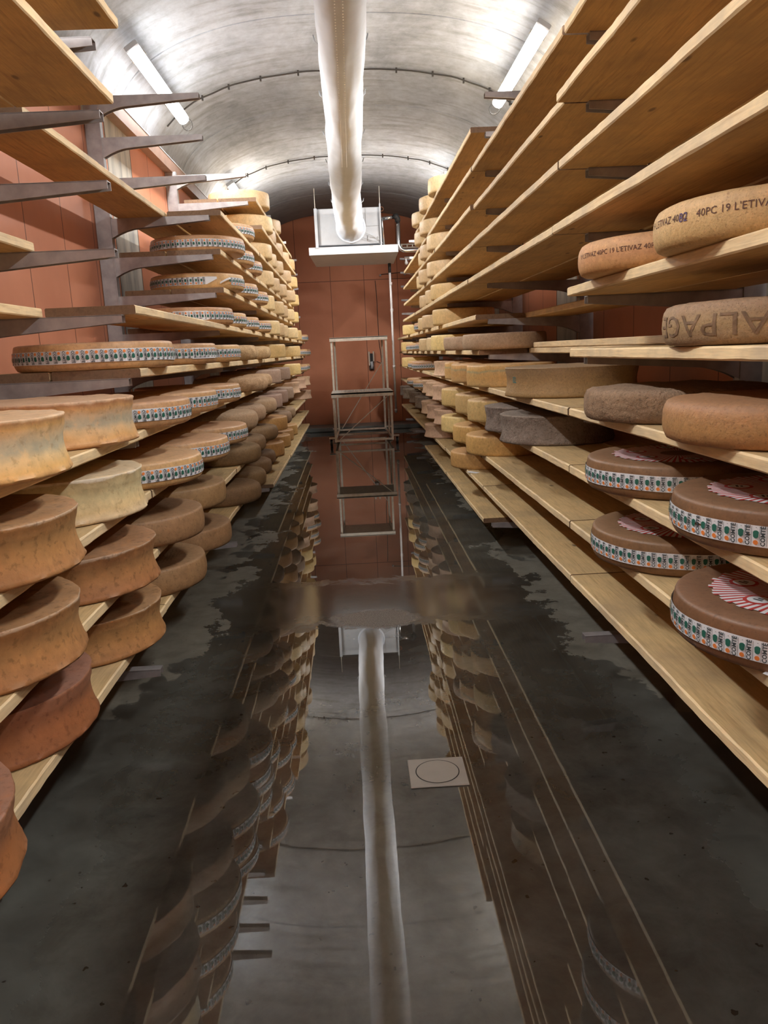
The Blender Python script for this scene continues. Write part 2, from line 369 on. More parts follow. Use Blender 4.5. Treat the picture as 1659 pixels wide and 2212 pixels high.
# ---------------------------------------------------------------- the cellar shell
Y0, Y1 = -6.4, 16.0
XL, XR = -1.60, 1.74
b = MB(); b.box(-2.0, 2.1, Y0 - .1, Y1 + .3, -.15, 0.0); struct(b.build('floor', 'floor'))
b = MB(); b.box(XL - .12, XL, Y0, Y1, 0, 3.20); struct(b.build('wall_left', 'wall_left'))
b = MB(); b.box(XR, XR + .12, Y0, Y1, 0, 3.20); struct(b.build('wall_right', 'wall_right'))
b = MB(); b.box(-2.1, 2.2, Y1, Y1 + .2, 0, 4.3); struct(b.build('wall_end', 'wall_end'))
b = MB(); b.box(-2.1, 2.2, Y0 - .2, Y0, 0, 4.3); struct(b.build('wall_back', 'wall_end'))
b = MB(); b.box(XL + .001, XR - .001, 15.25, Y1 - .001, 0.0005, .085, bev=.012); struct(b.build('baseboard_end', 'kerb'))
VX, VA, VZ, VB, VN = .06, 1.85, 3.24, .88, 2.4
def vault(t, grow=0.0):
    c, s_ = math.cos(t), math.sin(t)
    return (VX + (VA + grow) * math.copysign(abs(c) ** (2 / VN), c), VZ + (VB + grow) * abs(s_) ** (2 / VN))
NS = 72; joints = [-4.95, -2.6, -.25, 2.1, 4.45, 6.83, 9.2, 11.55, 13.9]
ys = []
y = Y0
st = []
for j in joints:
    st += [(j - .011, 0), (j - .004, .014), (j + .004, .014), (j + .011, 0)]
for i in range(91): st.append((Y0 + i * .25, 0))
st = sorted([s for s in st if s[0] <= Y1 + .01]); st = [s for i, s in enumerate(st) if i == 0 or s[0] - st[i - 1][0] > .003]
vs = []; fs = []
for (yy, g) in st:
    for k in range(NS + 1):
        x, z = vault(PI * k / NS, g); nz = .006 * noise.noise(Vector((x * 1.2, yy * .9, z))); vs.append((x, yy, z + nz))
for i in range(len(st) - 1):
    for k in range(NS): a = i * (NS + 1) + k; fs.append((a, a + NS + 1, a + NS + 2, a + 1))
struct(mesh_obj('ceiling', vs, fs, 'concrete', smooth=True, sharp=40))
b = MB(); b.box(-1.93, XL + .055, Y0, Y1, 3.16, 3.245, 0); b.box(XL + .055, XL + .075, Y0, Y1, 3.16, 3.265, 0); b.box(XL + .052, XL + .078, Y0, Y1, 3.265, 3.272, 1)
struct(b.build('trim_1', ['brown_trim', 'white_metal']))
b = MB(); b.box(XR - .055, 2.05, Y0, Y1, 3.16, 3.245, 0); b.box(XR - .075, XR - .055, Y0, Y1, 3.16, 3.265, 0); b.box(XR - .078, XR - .052, Y0, Y1, 3.265, 3.272, 1)
struct(b.build('trim_2', ['brown_trim', 'white_metal']))

# ---------------------------------------------------------------- lamps under the vault
def make_lamp():
    r = thing('tube_lamp', 'x', 'lamp')
    h = MB(); h.box(-.052, .052, 0, 1.68, .0, .045, bev=.008); h.build('lamp_housing', 'white_metal', r)
    vs = []; fs = []; prof = [(-.05, -.002), (-.048, -.03), (-.034, -.052), (0, -.060), (.034, -.052), (.048, -.03), (.05, -.002)]
    for yy, s_ in ((.012, .7), (.03, 1), (1.65, 1), (1.668, .7)):
        for (px, pz) in prof: vs.append((px * s_, yy, pz * s_ - .001))
    n = len(prof)
    for i in range(3):
        for k in range(n - 1): a = i * n + k; fs.append((a, a + 1, a + n + 1, a + n))
    fs.append(tuple(range(n))[::-1]); fs.append(tuple(range(3 * n, 4 * n)))
    mesh_obj('lamp_diffuser', vs, fs, 'lamp', smooth=True, sharp=50, parent=r)
    ad = bpy.data.lights.new('lamp_light', 'AREA'); ad.shape = 'RECTANGLE'; ad.size = .06; ad.size_y = 1.60; ad.energy = LAMP_WATTS; ad.color = LAMP_COL; ad.spread = math.radians(172)
    al = bpy.data.objects.new('lamp_light', ad); C.objects.link(al); al.parent = r; al.location = (0, .84, -.0635)
    for yy in (.3, 1.38):
        c = MB(); c.box(-.06, .06, yy - .012, yy + .012, .046, .075); c.build('mounting_clip', 'stainless', r)
    g = MB(); pts = [(.0 + .045 * math.sin(a), 1.70 + .01 * a, -.045 + .055 * math.cos(a)) for a in [i * .5 for i in range(13)]]
    g.tube(pts, .006, 6); g.build('lamp_cable_loop', 'cable_dark', r, True)
    return r
lamp0 = make_lamp(); first = True
for i, (yl, yr) in enumerate([(-3.1, -3.25), (1.5, 1.35), (6.13, 5.98), (10.72, 10.6)]):
    for sd, yy in ((-1, yl), (1, yr)):
        o = lamp0 if first else copy_tree(lamp0); first = False
        if i == 3:
            for ch in o.children:
                if ch.type == 'LIGHT': ch.data = ch.data.copy(); ch.data.energy = LAMP_WATTS * 1.35
        o.location = (-1.43 if sd < 0 else 1.45, yy, 3.665); o.rotation_euler = (0, sd * math.radians(32), 0)
        tag(o, '%s tube lamp under the vault, %s' % ('left' if sd < 0 else 'right', ['behind the viewer', 'overhead just outside the frame', 'large glowing tube nearest in view', 'far one almost hidden behind top shelf cheese'][i]), 'lamp', 'tube lamps along the vault')
for sd in (-1, 1):  # unseen lamps added behind the viewer to brighten the end wall
    o = copy_tree(lamp0); o.location = (.95 * sd - .8, Y0 + .10, 3.60); o.rotation_euler = (0, math.radians(-62) , math.radians(-90)); o.location.z = 3.6
    for ch in o.children:
        if ch.type == 'LIGHT': ch.data = ch.data.copy(); ch.data.energy = LAMP_WATTS * 1.6
        if ch.name.startswith('lamp_diffuser'):
            ch.data = ch.data.copy(); ch.data.materials[0] = M['lamp_dim']
    tag(o, '%s tube lamp high on the wall behind the viewer' % ('left' if sd < 0 else 'right'), 'lamp', 'tube lamps on the back wall')
# cables clipped round the vault between lamp ends
for ci, yy in enumerate((8.04, 11.32)):
    r = thing('ceiling_cable', ['thin dark cable clipped across vault between the near tube lamps', 'thin dark cable clipped across vault near cooling unit, further away'][ci], 'cable', (0, yy, 0))
    pts = []
    for k in range(60):
        t = PI * (.14 + .72 * k / 59); x, z = vault(t, -.020 - .002 * math.sin(k * 1.1)); pts.append((x, .008 * math.sin(k * .7), z))
    c = MB(); c.tube(pts, .0075, 6); c.build('cable_run', 'cable_dark', r, True)
    for k in range(4, 58, 5):
        x, z = vault(PI * (.14 + .72 * k / 59), -.012); q = MB(); q.box(x - .008, x + .008, -.012, .012, z - .034, z + .01); q.build('cable_clip', 'cable_dark', r)

# ---------------------------------------------------------------- fabric air duct
def duct_c(y):
    t = min(1, max(0, (y - 6) / 7)); return (.037 + .055 * max(0, (y - 10) / 3) ** 2 if y > 10 else .037, 3.46 + .012 * math.sin(y * 2.7) - .03 * max(0, (y - 11.5) / 1.5), .155 + .055 * t)
vs = []; fs = []; SEG = 64; NY = 300
ya, yb = -3.5, 13.02
hooks = [-2.3 + 1.17 * i for i in range(13)]
for i in range(NY + 1):
    yy = ya + (yb - ya) * i / NY; cx, cz, r = duct_c(yy)
    for k in range(SEG):
        t = 2 * PI * k / SEG
        f = 1 + .06 * noise.noise(Vector((math.cos(t) * 1.5, math.sin(t) * 1.5, yy * 1.6))) + .05 * noise.noise(Vector((0, 0, yy * 1.1 + 3))) 
        # folds that hang diagonally from each hook
        hd = min(abs(yy - h) for h in hooks)
        up = max(0, math.sin(t)); side = abs(math.cos(t))
        f += .045 * math.exp(-(hd / .14) ** 2) * up * side - .02 * math.exp(-((hd - .25) / .16) ** 2) * side
        f += .018 * math.sin(9 * t + yy * 9) * math.exp(-((yb - yy) / .5) ** 2)
        f += .022 * noise.noise(Vector((math.cos(t) * 3 + yy * 1.5, math.sin(t) * 3, yy * 3.5)))
        vs.append((cx + r * f * math.cos(t), yy, cz + r * f * math.sin(t)))
for i in range(NY):
    for k in range(SEG): a = i * SEG + k; c2 = i * SEG + (k + 1) % SEG; fs.append((a, c2, c2 + SEG, a + SEG))
duct = thing('fabric_air_duct', 'long white fabric air duct hanging along the vault crown', 'air duct')
mesh_obj('duct_sleeve', vs, fs, 'duct_fabric', smooth=True, parent=duct)
col = MB(); cx, cz, r = duct_c(13.0)
pts = [(cx + (r + .012) * math.cos(2 * PI * k / 40), 12.97, cz + (r + .012) * math.sin(2 * PI * k / 40)) for k in range(41)]
col.tube(pts, .016, 8, cap=False); col.build('duct_collar', 'duct_fabric', duct, True)
dots = MB()
for i in range(120):
    yy = 3.2 + i * .042; cx, cz, r = duct_c(yy)
    for off in (-.03, .012):
        a = -PI / 2 + off / r; rr = r * 1.02
        f = 1 + .05 * noise.noise(Vector((0, 0, yy * 1.1 + 3))) + .045
        px, pz = cx + r * f * math.cos(a), cz + r * f * math.sin(a); s_ = .0032
        dots.box(px - s_, px + s_, yy - s_, yy + s_, pz - .001, pz + .001)
d = dots.build('duct_perforations', 'duct_dots', duct); d['kind'] = 'stuff'
for h in hooks:
    for sd in (-1, 1):
        cx, cz, r = duct_c(h); x = cx + sd * (r + .006); q = MB()
        q.tube([(x - sd * .02, h, cz + .10), (x + sd * .018, h - .01, cz + .13), (x + sd * .026, h, cz + .17), (x + sd * .006, h + .01, cz + .12)], .0035, 5); q.build('duct_hook', 'white_metal', duct, True)
for h in hooks[::2]:
    cx, cz, r = duct_c(h); q = MB(); zt = 4.1; q.tube([(cx, h, cz + r * .9), (cx, h, zt)], .003, 5); q.build('hanger_wire', 'stainless', duct)

# ---------------------------------------------------------------- cooling unit, tray and pipes at the far end
ac = thing('cooling_unit', 'white ceiling cooling unit with round duct outlet above drip tray', 'cooling unit', (0, 0, 0))
b = MB(); b.box(-.445, .555, 13.03, 13.85, 3.175, 3.725, bev=.008); b.build('unit_body', 'white_metal', ac)
b = MB(); b.box(-.475, -.43, 12.99, 13.05, 3.13, 3.73, bev=.004); b.build('corner_post', 'white_metal', ac)
b = MB(); b.box(.552, .575, 12.99, 13.05, 3.13, 3.77, bev=.004); b.build('corner_post', 'white_metal', ac)
b = MB(); b.box(-.40, -.395, 13.022, 13.031, 3.19, 3.71); b.box(.33, .335, 13.022, 13.031, 3.44, 3.71); b.box(.33, .54, 13.022, 13.031, 3.44, 3.445); b.build('panel_seam', 'grey_trim', ac)
b = MB(); b.box(.35, .54, 13.018, 13.031, 3.215, 3.305); b.build('name_plate', 'white_metal', ac)
b = MB(); b.box(.355, .362, 13.014, 13.02, 3.225, 3.30); b.box(.38, .47, 13.0155, 13.019, 3.255, 3.27); b.tube([(.51, 13.013, 3.265), (.51, 13.019, 3.265)], .016, 12); b.build('plate_print', 'grey_trim', ac)
tv = [(-.585, 12.95, 3.14), (.825, 12.95, 3.14), (.825, 14.0, 3.14), (-.585, 14.0, 3.14), (-.585, 12.95, 3.025), (.825, 12.95, 3.025), (.80, 13.95, 2.95), (-.52, 13.95, 2.95)]
b = MB(); b.add(tv, [(3, 2, 1, 0)[::-1], (4, 5, 6, 7)[::-1], (0, 1, 5, 4), (1, 2, 6, 5), (2, 3, 7, 6), (3, 0, 4, 7)]); b.build('drip_tray', 'white_metal', ac)
for x in (-.46, .40):
    b = MB(); b.box(x - .03, x + .03, 12.944, 12.95, 3.125, 3.135); b.build('tray_clip', 'grey_trim', ac)
for x in (-.455, .565):
    b = MB(); b.tube([(x, 13.02, 3.72), (x, 13.02, 4.03)], .006, 6); b.build('hanging_rod', 'stainless', ac)
b = MB(); b.tube([(.13, 13.0, 3.30), (.35, 12.99, 3.24), (.52, 13.0, 3.18), (.6, 13.05, 3.12)], .004, 5); b.tube([(.2, 13.0, 3.38), (.38, 12.99, 3.31), (.55, 13.0, 3.22), (.62, 13.05, 3.14)], .004, 5); b.build('thin_cable', 'grey_trim', ac)
r = thing('drain_pipe', 'white plastic drain pipe dropping from the drip tray to floor', 'pipe', (0, 0, 0))
b = MB(); b.tube([(.725, 13.9, 2.96), (.725, 13.9, 2.80)], .026, 12); b.build('pipe_elbow', 'insulation', r, True)
b = MB(); b.tube([(.725, 13.9, 2.82), (.73, 13.88, 2.3), (.735, 13.9, .42)], .019, 12); b.build('pipe_run', 'pvc_pipe', r, True)
for z in (2.62, 2.18, 1.22, .46):
    b = MB(); b.tube([(.733, 13.895, z - .025), (.733, 13.895, z + .025)], .025, 12); b.build('pipe_socket', 'pvc_pipe', r, True)
r = thing('chrome_pipe', 'shiny metal refrigerant pipe bending down beside the cooling unit', 'pipe')
b = MB(); b.tube([(.62, 13.4, 3.60), (.80, 13.4, 3.62)], .028, 12); b.build('pipe_run', 'chrome', r, True)
b = MB(); b.tube([(.80, 13.4, 3.62), (.845, 13.4, 3.635), (.86, 13.4, 3.60), (.865, 13.4, 3.55)], .044, 14); b.build('pipe_elbow', 'insulation', r, True)
b = MB(); b.tube([(.865, 13.4, 3.60)] + [(.865, 13.4, 3.2)] + [(.865 + .11 * (1 - math.cos(a)), 13.4, 3.2 - .11 * math.sin(a)) for a in [i * PI / 12 for i in range(1, 7)]] + [(1.70, 13.4, 3.09)], .032, 14); b.build('pipe_run', 'chrome', r, True)
r = thing('refrigerant_line', 'thin insulated line standing against cooling unit right side', 'pipe')
b = MB(); b.tube([(.615, 13.35, 3.62), (.605, 13.35, 3.55), (.625, 13.35, 3.17), (.64, 13.4, 3.13)], .016, 10); b.build('pipe_run', 'chrome', r, True)
b = MB(); b.tube([(.59, 13.3, 3.58), (.595, 13.3, 3.3), (.60, 13.3, 3.18)], .012, 8); b.build('line_sleeve', 'insulation', r, True)
b = MB()
for k in range(3): b.tube([(.60 + .028 * math.cos(a), 13.2 + k * .012, 3.72 + .032 * math.sin(a)) for a in [i * PI / 8 for i in range(17)]], .005, 6)
b.build('copper_coil', 'copper', r, True)
r = thing('cable_tray', 'wire mesh cable tray running right behind chrome pipe', 'cable tray')
b = MB()
for z in (3.17, 3.22):
    for yy in (13.6, 13.7): b.tube([(.62, yy, z), (1.70, yy, z)], .005, 5)
for k in range(12): b.tube([(.66 + k * .09, 13.6, 3.22), (.66 + k * .09, 13.6, 3.17), (.66 + k * .09, 13.7, 3.17), (.66 + k * .09, 13.7, 3.22)], .004, 5)
b.build('tray_wires', 'stainless', r)
r = thing('wall_valve', 'small clear fitting hanging below chrome pipe bend', 'valve')
b = MB(); b.tube([(.95, 13.4, 2.98), (1.65, 13.4, 2.98)], .02, 10); b.build('valve_pipe', 'chrome', r, True)
b = MB(); b.tube([(.97, 13.4, 2.965), (.975, 13.4, 2.94), (.98, 13.4, 2.90), (.975, 13.4, 2.87)], [.018, .014, .03, .018], 12); b.build('valve_bulb', 'mesh_glass', r, True)
r = thing('wall_bracket_box', 'small metal socket box with cable on the far brown wall', 'socket box', (.395, 15.97, 0))
b = MB(); b.box(-.06, -.03, -.05, .028, 1.22, 1.50, bev=.006); b.box(.03, .055, -.05, .028, 1.30, 1.50, bev=.006); b.build('box_body', 'stainless', r)
b = MB(); b.tube([(0, -.04, 1.30), (.01, -.05, 1.22), (.0, -.04, 1.16)], .028, 10); b.build('box_plug', 'white_metal', r, True)
b = MB(); b.box(-.05, .045, -.02, .02, 1.14, 1.46); b.build('box_back', 'insulation', r)
b = MB(); b.tube([(.10, .015, 1.30), (.19, .01, 1.26), (.2, .015, 1.35), (.165, .02, 1.7), (.16, .02, 2.55), (.145, .02, 2.86)], .006, 6); b.build('box_cable', 'cable_dark', r, True)
r = tag(MB().tube([(.66, 15.98, 2.97), (1.15, 15.98, 3.0), (1.70, 15.98, 3.02)], .007, 6).build('wall_cable', 'cable_dark', None, True), 'thin dark cable crossing the end wall below the tray', 'cable')
for i, x in enumerate((.645, 1.12)):
    b = MB(); b.tube([(x, 15.99, 2.955), (x, 15.93, 2.95)], [.016, .020], 10); tag(b.build('wall_stud', 'white_metal', None, True), ['round white stud on end wall, left of drain pipe', 'round white stud on end wall, right of drain pipe'][i], 'wall stud')

# ---------------------------------------------------------------- mobile step platform
r = thing('rolling_step_platform', 'rolling metal two level step platform before the brown end wall', 'step platform', (0, 0, 0))
xa, xb = -.325, .605
def leg(x, y, z0, z1, w=.035): MB().bar((x, y, z0), (x, y, z1), w, w).build('leg', 'stainless', r)
leg(xa, 12.78, .07, .82); leg(xb, 12.78, .07, .82)
leg(-.335, 13.78, .07, 1.73); leg(.60, 13.78, .07, 1.73); leg(-.30, 14.6, .07, 1.73); leg(.565, 14.6, .07, 1.73)
b = MB(); b.box(xa - .035, xb + .035, 12.74, 13.74, .835, .865, bev=.004); b.box(xa - .035, xb + .035, 12.74, 12.75, .79, .865)
b.build('step_plate', 'stainless', r)
b = MB()
for i in range(44):
    for j in range(22): x = xa + .01 + i * .021; yy = 12.77 + j * .042; b.box(x, x + .009, yy, yy + .02, .8655, .8665)
p = b.build('plate_perforations', 'grey_trim', r); p['kind'] = 'stuff'
b = MB(); b.box(-.365, .63, 13.74, 14.64, 1.735, 1.755, bev=.004); b.box(-.365, .63, 13.74, 13.75, 1.69, 1.755)
b.build('top_plate', 'stainless', r)
MB().bar((-.27, 12.78, .10), (.57, 12.78, .80), .03, .012).build('diagonal_brace', 'stainless', r)
MB().bar((-.24, 14.6, .12), (.55, 14.6, 1.30), .03, .012).build('diagonal_brace', 'stainless', r)
for (p0, p1) in (((xa, 12.78, .09), (xb, 12.78, .09)), ((-.335, 13.78, .09), (.60, 13.78, .09)), ((-.30, 14.6, .09), (.565, 14.6, .09)), ((xa, 12.78, .09), (-.30, 14.6, .09)), ((xb, 12.78, .09), (.565, 14.6, .09)), ((-.335, 13.78, 1.71), (-.30, 14.6, 1.71)), ((.60, 13.78, 1.71), (.565, 14.6, 1.71))):
    MB().bar(p0, p1, .03, .03).build('rail', 'stainless', r)
for (x, yy, sx) in ((xa, 12.86, -1), (xb, 12.86, 1), (-.30, 14.45, -1), (.565, 14.45, 1)):
    pl = MB(); pl.box(min(x, x + sx * .11), max(x, x + sx * .11), yy - .08, yy + .06, .128, .138); pl = pl.build('caster_plate', 'stainless', r)
    cx_ = x + sx * .075
    MB().bar((cx_ - .025, yy, .128), (cx_ - .025, yy - .02, .05), .004, .03).bar((cx_ + .025, yy, .128), (cx_ + .025, yy - .02, .05), .004, .03).build('caster_fork', 'stainless', pl)
    wv = MB(); wv.tube([(cx_ - .018, yy - .02, .055), (cx_ + .018, yy - .02, .055)], .0545, 20); wv.build('caster_wheel', 'rubber', pl, True, 40)

# ---------------------------------------------------------------- floor drain
r = thing('floor_drain', 'square white floor drain cover with a round lid', 'floor drain', (.232, 2.57, 0))
b = MB(); b.box(-.103, .103, -.095, .095, .0, .006, bev=.002); b.build('drain_frame', 'tile_white', r)
def disc(mb, cx, cy, z, r0, r1, mi=0, seg=48):
    vs = []
    for k in range(seg): a = 2 * PI * k / seg; vs += [(cx + r0 * math.cos(a), cy + r0 * math.sin(a), z), (cx + r1 * math.cos(a), cy + r1 * math.sin(a), z)]
    mb.add(vs, [(2 * k, 2 * k + 1, (2 * k + 3) % (2 * seg), (2 * k + 2) % (2 * seg)) for k in range(seg)], mi)
b = MB(); disc(b, 0, 0, .0066, .0755, .0795); b.build('drain_groove', 'tile_groove', r)
b = MB(); b.tube([(0, 0, .004), (0, 0, .0072)], .0755, 48); b.build('drain_lid', 'tile_white', r)

# ---------------------------------------------------------------- steel uprights with bracket arms
def arm_mesh(sgn, ln):
    n = 14; w = .024; prof = []
    for i in range(n + 1):
        u = i / n                                   # 0 tip .. 1 root
        d = .030 + .034 * min(u / .72, 1) + (.055 * ((u - .72) / .28) ** 1.8 if u > .72 else 0)
        prof.append((ln * (1 - u), d))
    b = MB()
    for (x0, d0), (x1, d1) in zip(prof[:-1], prof[1:]):
        X0, X1 = sgn * x0, sgn * x1
        for s_ in (-1, 1):                           # the two webs of the channel
            ya, yb2 = s_ * w, s_ * (w - .004)
            b.add([(X0, ya, -.001), (X1, ya, -.001), (X1, ya, -d1), (X0, ya, -d0), (X0, yb2, -.001), (X1, yb2, -.001), (X1, yb2, -d1), (X0, yb2, -d0)],
                  [(0, 1, 2, 3), (7, 6, 5, 4), (3, 2, 6, 7), (0, 3, 7, 4), (1, 5, 6, 2)])
    xa_, xb_ = sorted((0, sgn * ln)); b.box(xa_, xb_, -w, w, -.004, 0)
    return b
def upright(side, yy, idx):
    sg = 1 if side == 'L' else -1
    xface = -1.50 if side == 'L' else 1.60
    xw = XL if side == 'L' else XR
    tip = .872 if side == 'L' else .963
    r = thing('rack_upright', 'grey steel rack upright with arms, %s wall, %s' % ('left' if side == 'L' else 'right', ['beside the viewer', 'nearest in view', 'second from the viewer', 'third from the viewer', 'fourth from the viewer', 'fifth from the viewer', 'last before the end wall'][idx]), 'rack upright', (xface, yy, 0), 0, 'steel rack uprights on the walls')
    b = MB(); xo, xi = sorted((0, -sg * .095))
    b.box(xo, xi, -.024, -.019, 0, 3.165); b.box(xo, xi, .019, .024, 0, 3.165); xo2, xi2 = sorted((0, -sg * .006)); b.box(xo2, xi2, -.030, .030, 0, 3.165)
    b.build('upright', 'steel_rack', r)
    xo, xi = sorted((-sg * .095, -(xface - xw)))
    b = MB(); b.box(xo, xi, -.05, .05, 3.03, 3.10, bev=.004); b.build('wall_fixing', 'stainless', r)
    return r, sg, abs(abs(xface) - tip)
arms = {}
LC = [.91, 3.15, 5.385, 7.62, 9.855, 12.09, 14.33]
RC = [.94, 3.25, 5.57, 7.87, 10.18, 12.5, 14.8]
for side, cols in (('L', LC), ('R', RC)):
    for i, yy in enumerate(cols):
        r, sg, ln = upright(side, yy, i)
        for k in range(13):
            if side not in arms:
                a = arm_mesh(sg, ln).build('bracket_arm', 'steel_rack', r); arms[side] = a
            else:
                a = arms[side].copy(); C.objects.link(a); a.parent = r
            a.location = (0, 0, ZK[k])

# ---------------------------------------------------------------- planks
def plank_mesh(w, ln, seed):
    random.seed(seed); n = 46; b = MB(); hw = w / 2; t = PT
    o1, o2 = random.random() * 50, random.random() * 50
    rows = []
    for i in range(n + 1):
        yy = -ln / 2 + ln * i / n
        def e(o, s_): 
            v = noise.noise(Vector((yy * 3.1, o, s_))) * .0035 + noise.noise(Vector((yy * 17, o, s_))) * .0018
            return v
        cor = .004 + .003 * abs(noise.noise(Vector((yy * 9, o2, 1))))
        a, c = -hw + e(o1, 0), hw + e(o2, 9); lz = .0012 * noise.noise(Vector((yy * 1.3, o1, 5)))
        rows.append([(a, yy, .0 + cor + .0), (a + cor, yy, 0.0), (c - cor, yy, 0.0), (c, yy, cor), (c, yy, t - cor + lz), (c - cor, yy, t), (a + cor, yy, t), (a, yy, t - cor + lz)])
    vs = [v for r_ in rows for v in r_]; fs = []; mi = []
    mm = [1, 0, 1, 1, 1, 3, 1, 1]
    for i in range(n):
        for k in range(8):
            a = i * 8 + k; c = i * 8 + (k + 1) % 8; fs.append((a, a + 8, c + 8, c)); mi.append(mm[k])
    fs.append(tuple(range(8))); mi.append(2); fs.append(tuple(range(n * 8, n * 8 + 8))[::-1]); mi.append(2)
    me = bpy.data.meshes.new('plank'); me.from_pydata(vs, [], fs)
    for m in ('wood_face', 'wood_edge', 'wood_end', 'wood_top'): me.materials.append(M[m])
    for i, p in enumerate(me.polygons): p.material_index = mi[i]
    me.validate(); me.update(); return me
PM = {}
for key, w, ln in (('LF', .345, 2.228), ('LR', .295, 2.228), ('RF', .345, 2.300), ('RR', .325, 2.300)):
    PM[key] = [plank_mesh(w, ln, hash(key) % 97 if False else sum(map(ord, key)) + s_ * 7) for s_ in range(5)]
ALL = set(range(7))
# level -> bays that carry a front / a rear plank (bay 0 runs from the upright beside the viewer to the nearest one in view)
LF = {0: {3, 4, 5}, 1: {0, 1, 2, 3, 4, 5}, 2: {0, 1, 2, 3, 4, 5}, 3: {0, 1, 2, 3, 4, 5}, 4: {0, 1, 2, 3, 4, 5}, 5: {1, 2, 3, 4, 5}, 6: {1, 2, 3, 4, 5}, 7: {2, 3, 4}, 8: {2, 3, 4}, 9: {0, 2, 3, 4}, 10: {0, 3, 4}, 11: {3, 4}}
LRr = {0: {3, 4, 5}, 1: {0, 1, 2, 3, 4, 5}, 2: {0, 1, 2, 3, 4, 5}, 3: {0, 1, 2, 3, 4, 5}, 4: {0, 1, 2, 3, 4, 5}, 5: {1, 2, 3, 4, 5}, 6: {0, 2, 3, 4, 5}, 7: {0, 2, 3, 4}, 8: {2, 3, 4}, 9: {0, 1, 2, 3, 4}, 10: {0, 3, 4}, 11: {3, 4}}
RF = {0: {2, 3}, 1: {0, 1, 2, 3, 4, 5}, 2: {0, 1, 2, 3, 4, 5}, 3: {0, 1, 2, 3, 4, 5}, 4: {0, 1, 2, 3, 4, 5}, 5: {0, 2, 3, 4, 5}, 6: {0, 2, 3, 4, 5}, 7: {0, 1, 2, 3, 4}, 8: {0, 1, 2, 3, 4}, 9: {0, 1, 2, 3, 4}, 10: {0, 1, 2, 3, 4}, 11: {2, 3}}
RRr = {0: {2, 3}, 1: {0, 1, 2, 3, 4, 5}, 2: {0, 1, 2, 3, 4, 5}, 3: {0, 1, 2, 3, 4, 5}, 4: {0, 1, 2, 3, 4, 5}, 5: {0, 1, 2, 3, 4, 5}, 6: {0, 1, 2, 3, 4, 5}, 7: {0, 1, 2, 3, 4}, 8: {0, 1, 2, 3, 4}, 9: {0, 1, 2, 3, 4}, 10: {0, 1, 2, 3, 4}, 11: {2, 3}}
XFR = {'L': {0: .83, 1: .82, 2: .83, 3: .833, 4: .845, 5: .83, 6: .82, 7: .82, 8: .82, 9: .80, 10: .76, 11: .80}, 'R': {0: .90, 1: .90, 2: .895, 3: .895, 4: .89, 5: .89, 6: .875, 7: .823, 8: .85, 9: .85, 10: .866, 11: .867}}
random.seed(5)
def lvl(k, side): return '%s %s bracket level from floor' % (ORD[k], 'left' if side == 'L' else 'right')
def add_plank(side, part, k, bay, dz=0, label=None):
    cols = LC if side == 'L' else RC; sg = -1 if side == 'L' else 1
    y0, y1 = cols[bay], cols[bay + 1]
    xf = XFR[side][k] + random.uniform(-.004, .006)
    if bay == 0 and side == 'R' and k == 9: xf = .838
    if bay in (1,) and side == 'R' and k == 9: xf = .872
    w = .345 if part == 'F' else (.295 if side == 'L' else .325)
    x = xf + w / 2 if part == 'F' else xf + .354 + w / 2
    x = min(x, (1.495 if side == 'L' else 1.595) - w / 2)
    me = random.choice(PM[side + part])
    o = bpy.data.objects.new('shelf_plank', me); C.objects.link(o)
    yc = (y0 + y1) / 2 + random.uniform(-.003, .003)
    if side == 'L' and bay == 0 and k >= 9: yc -= .075
    o.location = (sg * x, yc, ZK[k] + dz)
    o.rotation_euler = (0, 0, (PI if random.random() < .5 else 0) + random.uniform(-.0008, .0008))
    bn = ['nearest bay', 'second bay', 'third bay', 'fourth bay', 'fifth bay', 'last bay'][bay]
    tag(o, label or '%s wooden plank, %s, %s' % ('front' if part == 'F' else 'rear', bn, lvl(k, side)), 'shelf plank', 'wooden shelf planks of the %s rack' % ('left' if side == 'L' else 'right'))
    return o
for side, F_, R_ in (('L', LF, LRr), ('R', RF, RRr)):
    for k in range(12):
        for bay in range(6):
            if bay in F_.get(k, ()): add_plank(side, 'F', k, bay)
            if bay in R_.get(k, ()): add_plank(side, 'R', k, bay)
add_plank('R', 'R', 5, 1, PT + .002, 'loose wooden plank stacked on the rear right plank, second bay').location.y -= .15
# planks of the bay behind the viewer are out of the picture but cast its shade
for side in 'LR':
    cols = LC if side == 'L' else RC; sg = -1 if side == 'L' else 1
    for k in ((1, 2, 3, 4) if side == 'L' else (1, 2, 3, 4, 5, 6, 7, 8, 9, 10)):
        for part, w in (('F', .345), ('R', .295 if side == 'L' else .325)):
            o = bpy.data.objects.new('shelf_plank', random.choice(PM[side + part])); C.objects.link(o)
            xf = XFR[side][k]; x = xf + w / 2 if part == 'F' else xf + .354 + w / 2; x = min(x, (1.495 if side == 'L' else 1.595) - w / 2)
            o.location = (sg * x, cols[0] - 1.16, ZK[k])
            tag(o, '%s wooden plank beside the viewer, %s' % ('front' if part == 'F' else 'rear', lvl(k, side)), 'shelf plank', 'wooden shelf planks of the %s rack' % ('left' if side == 'L' else 'right'))

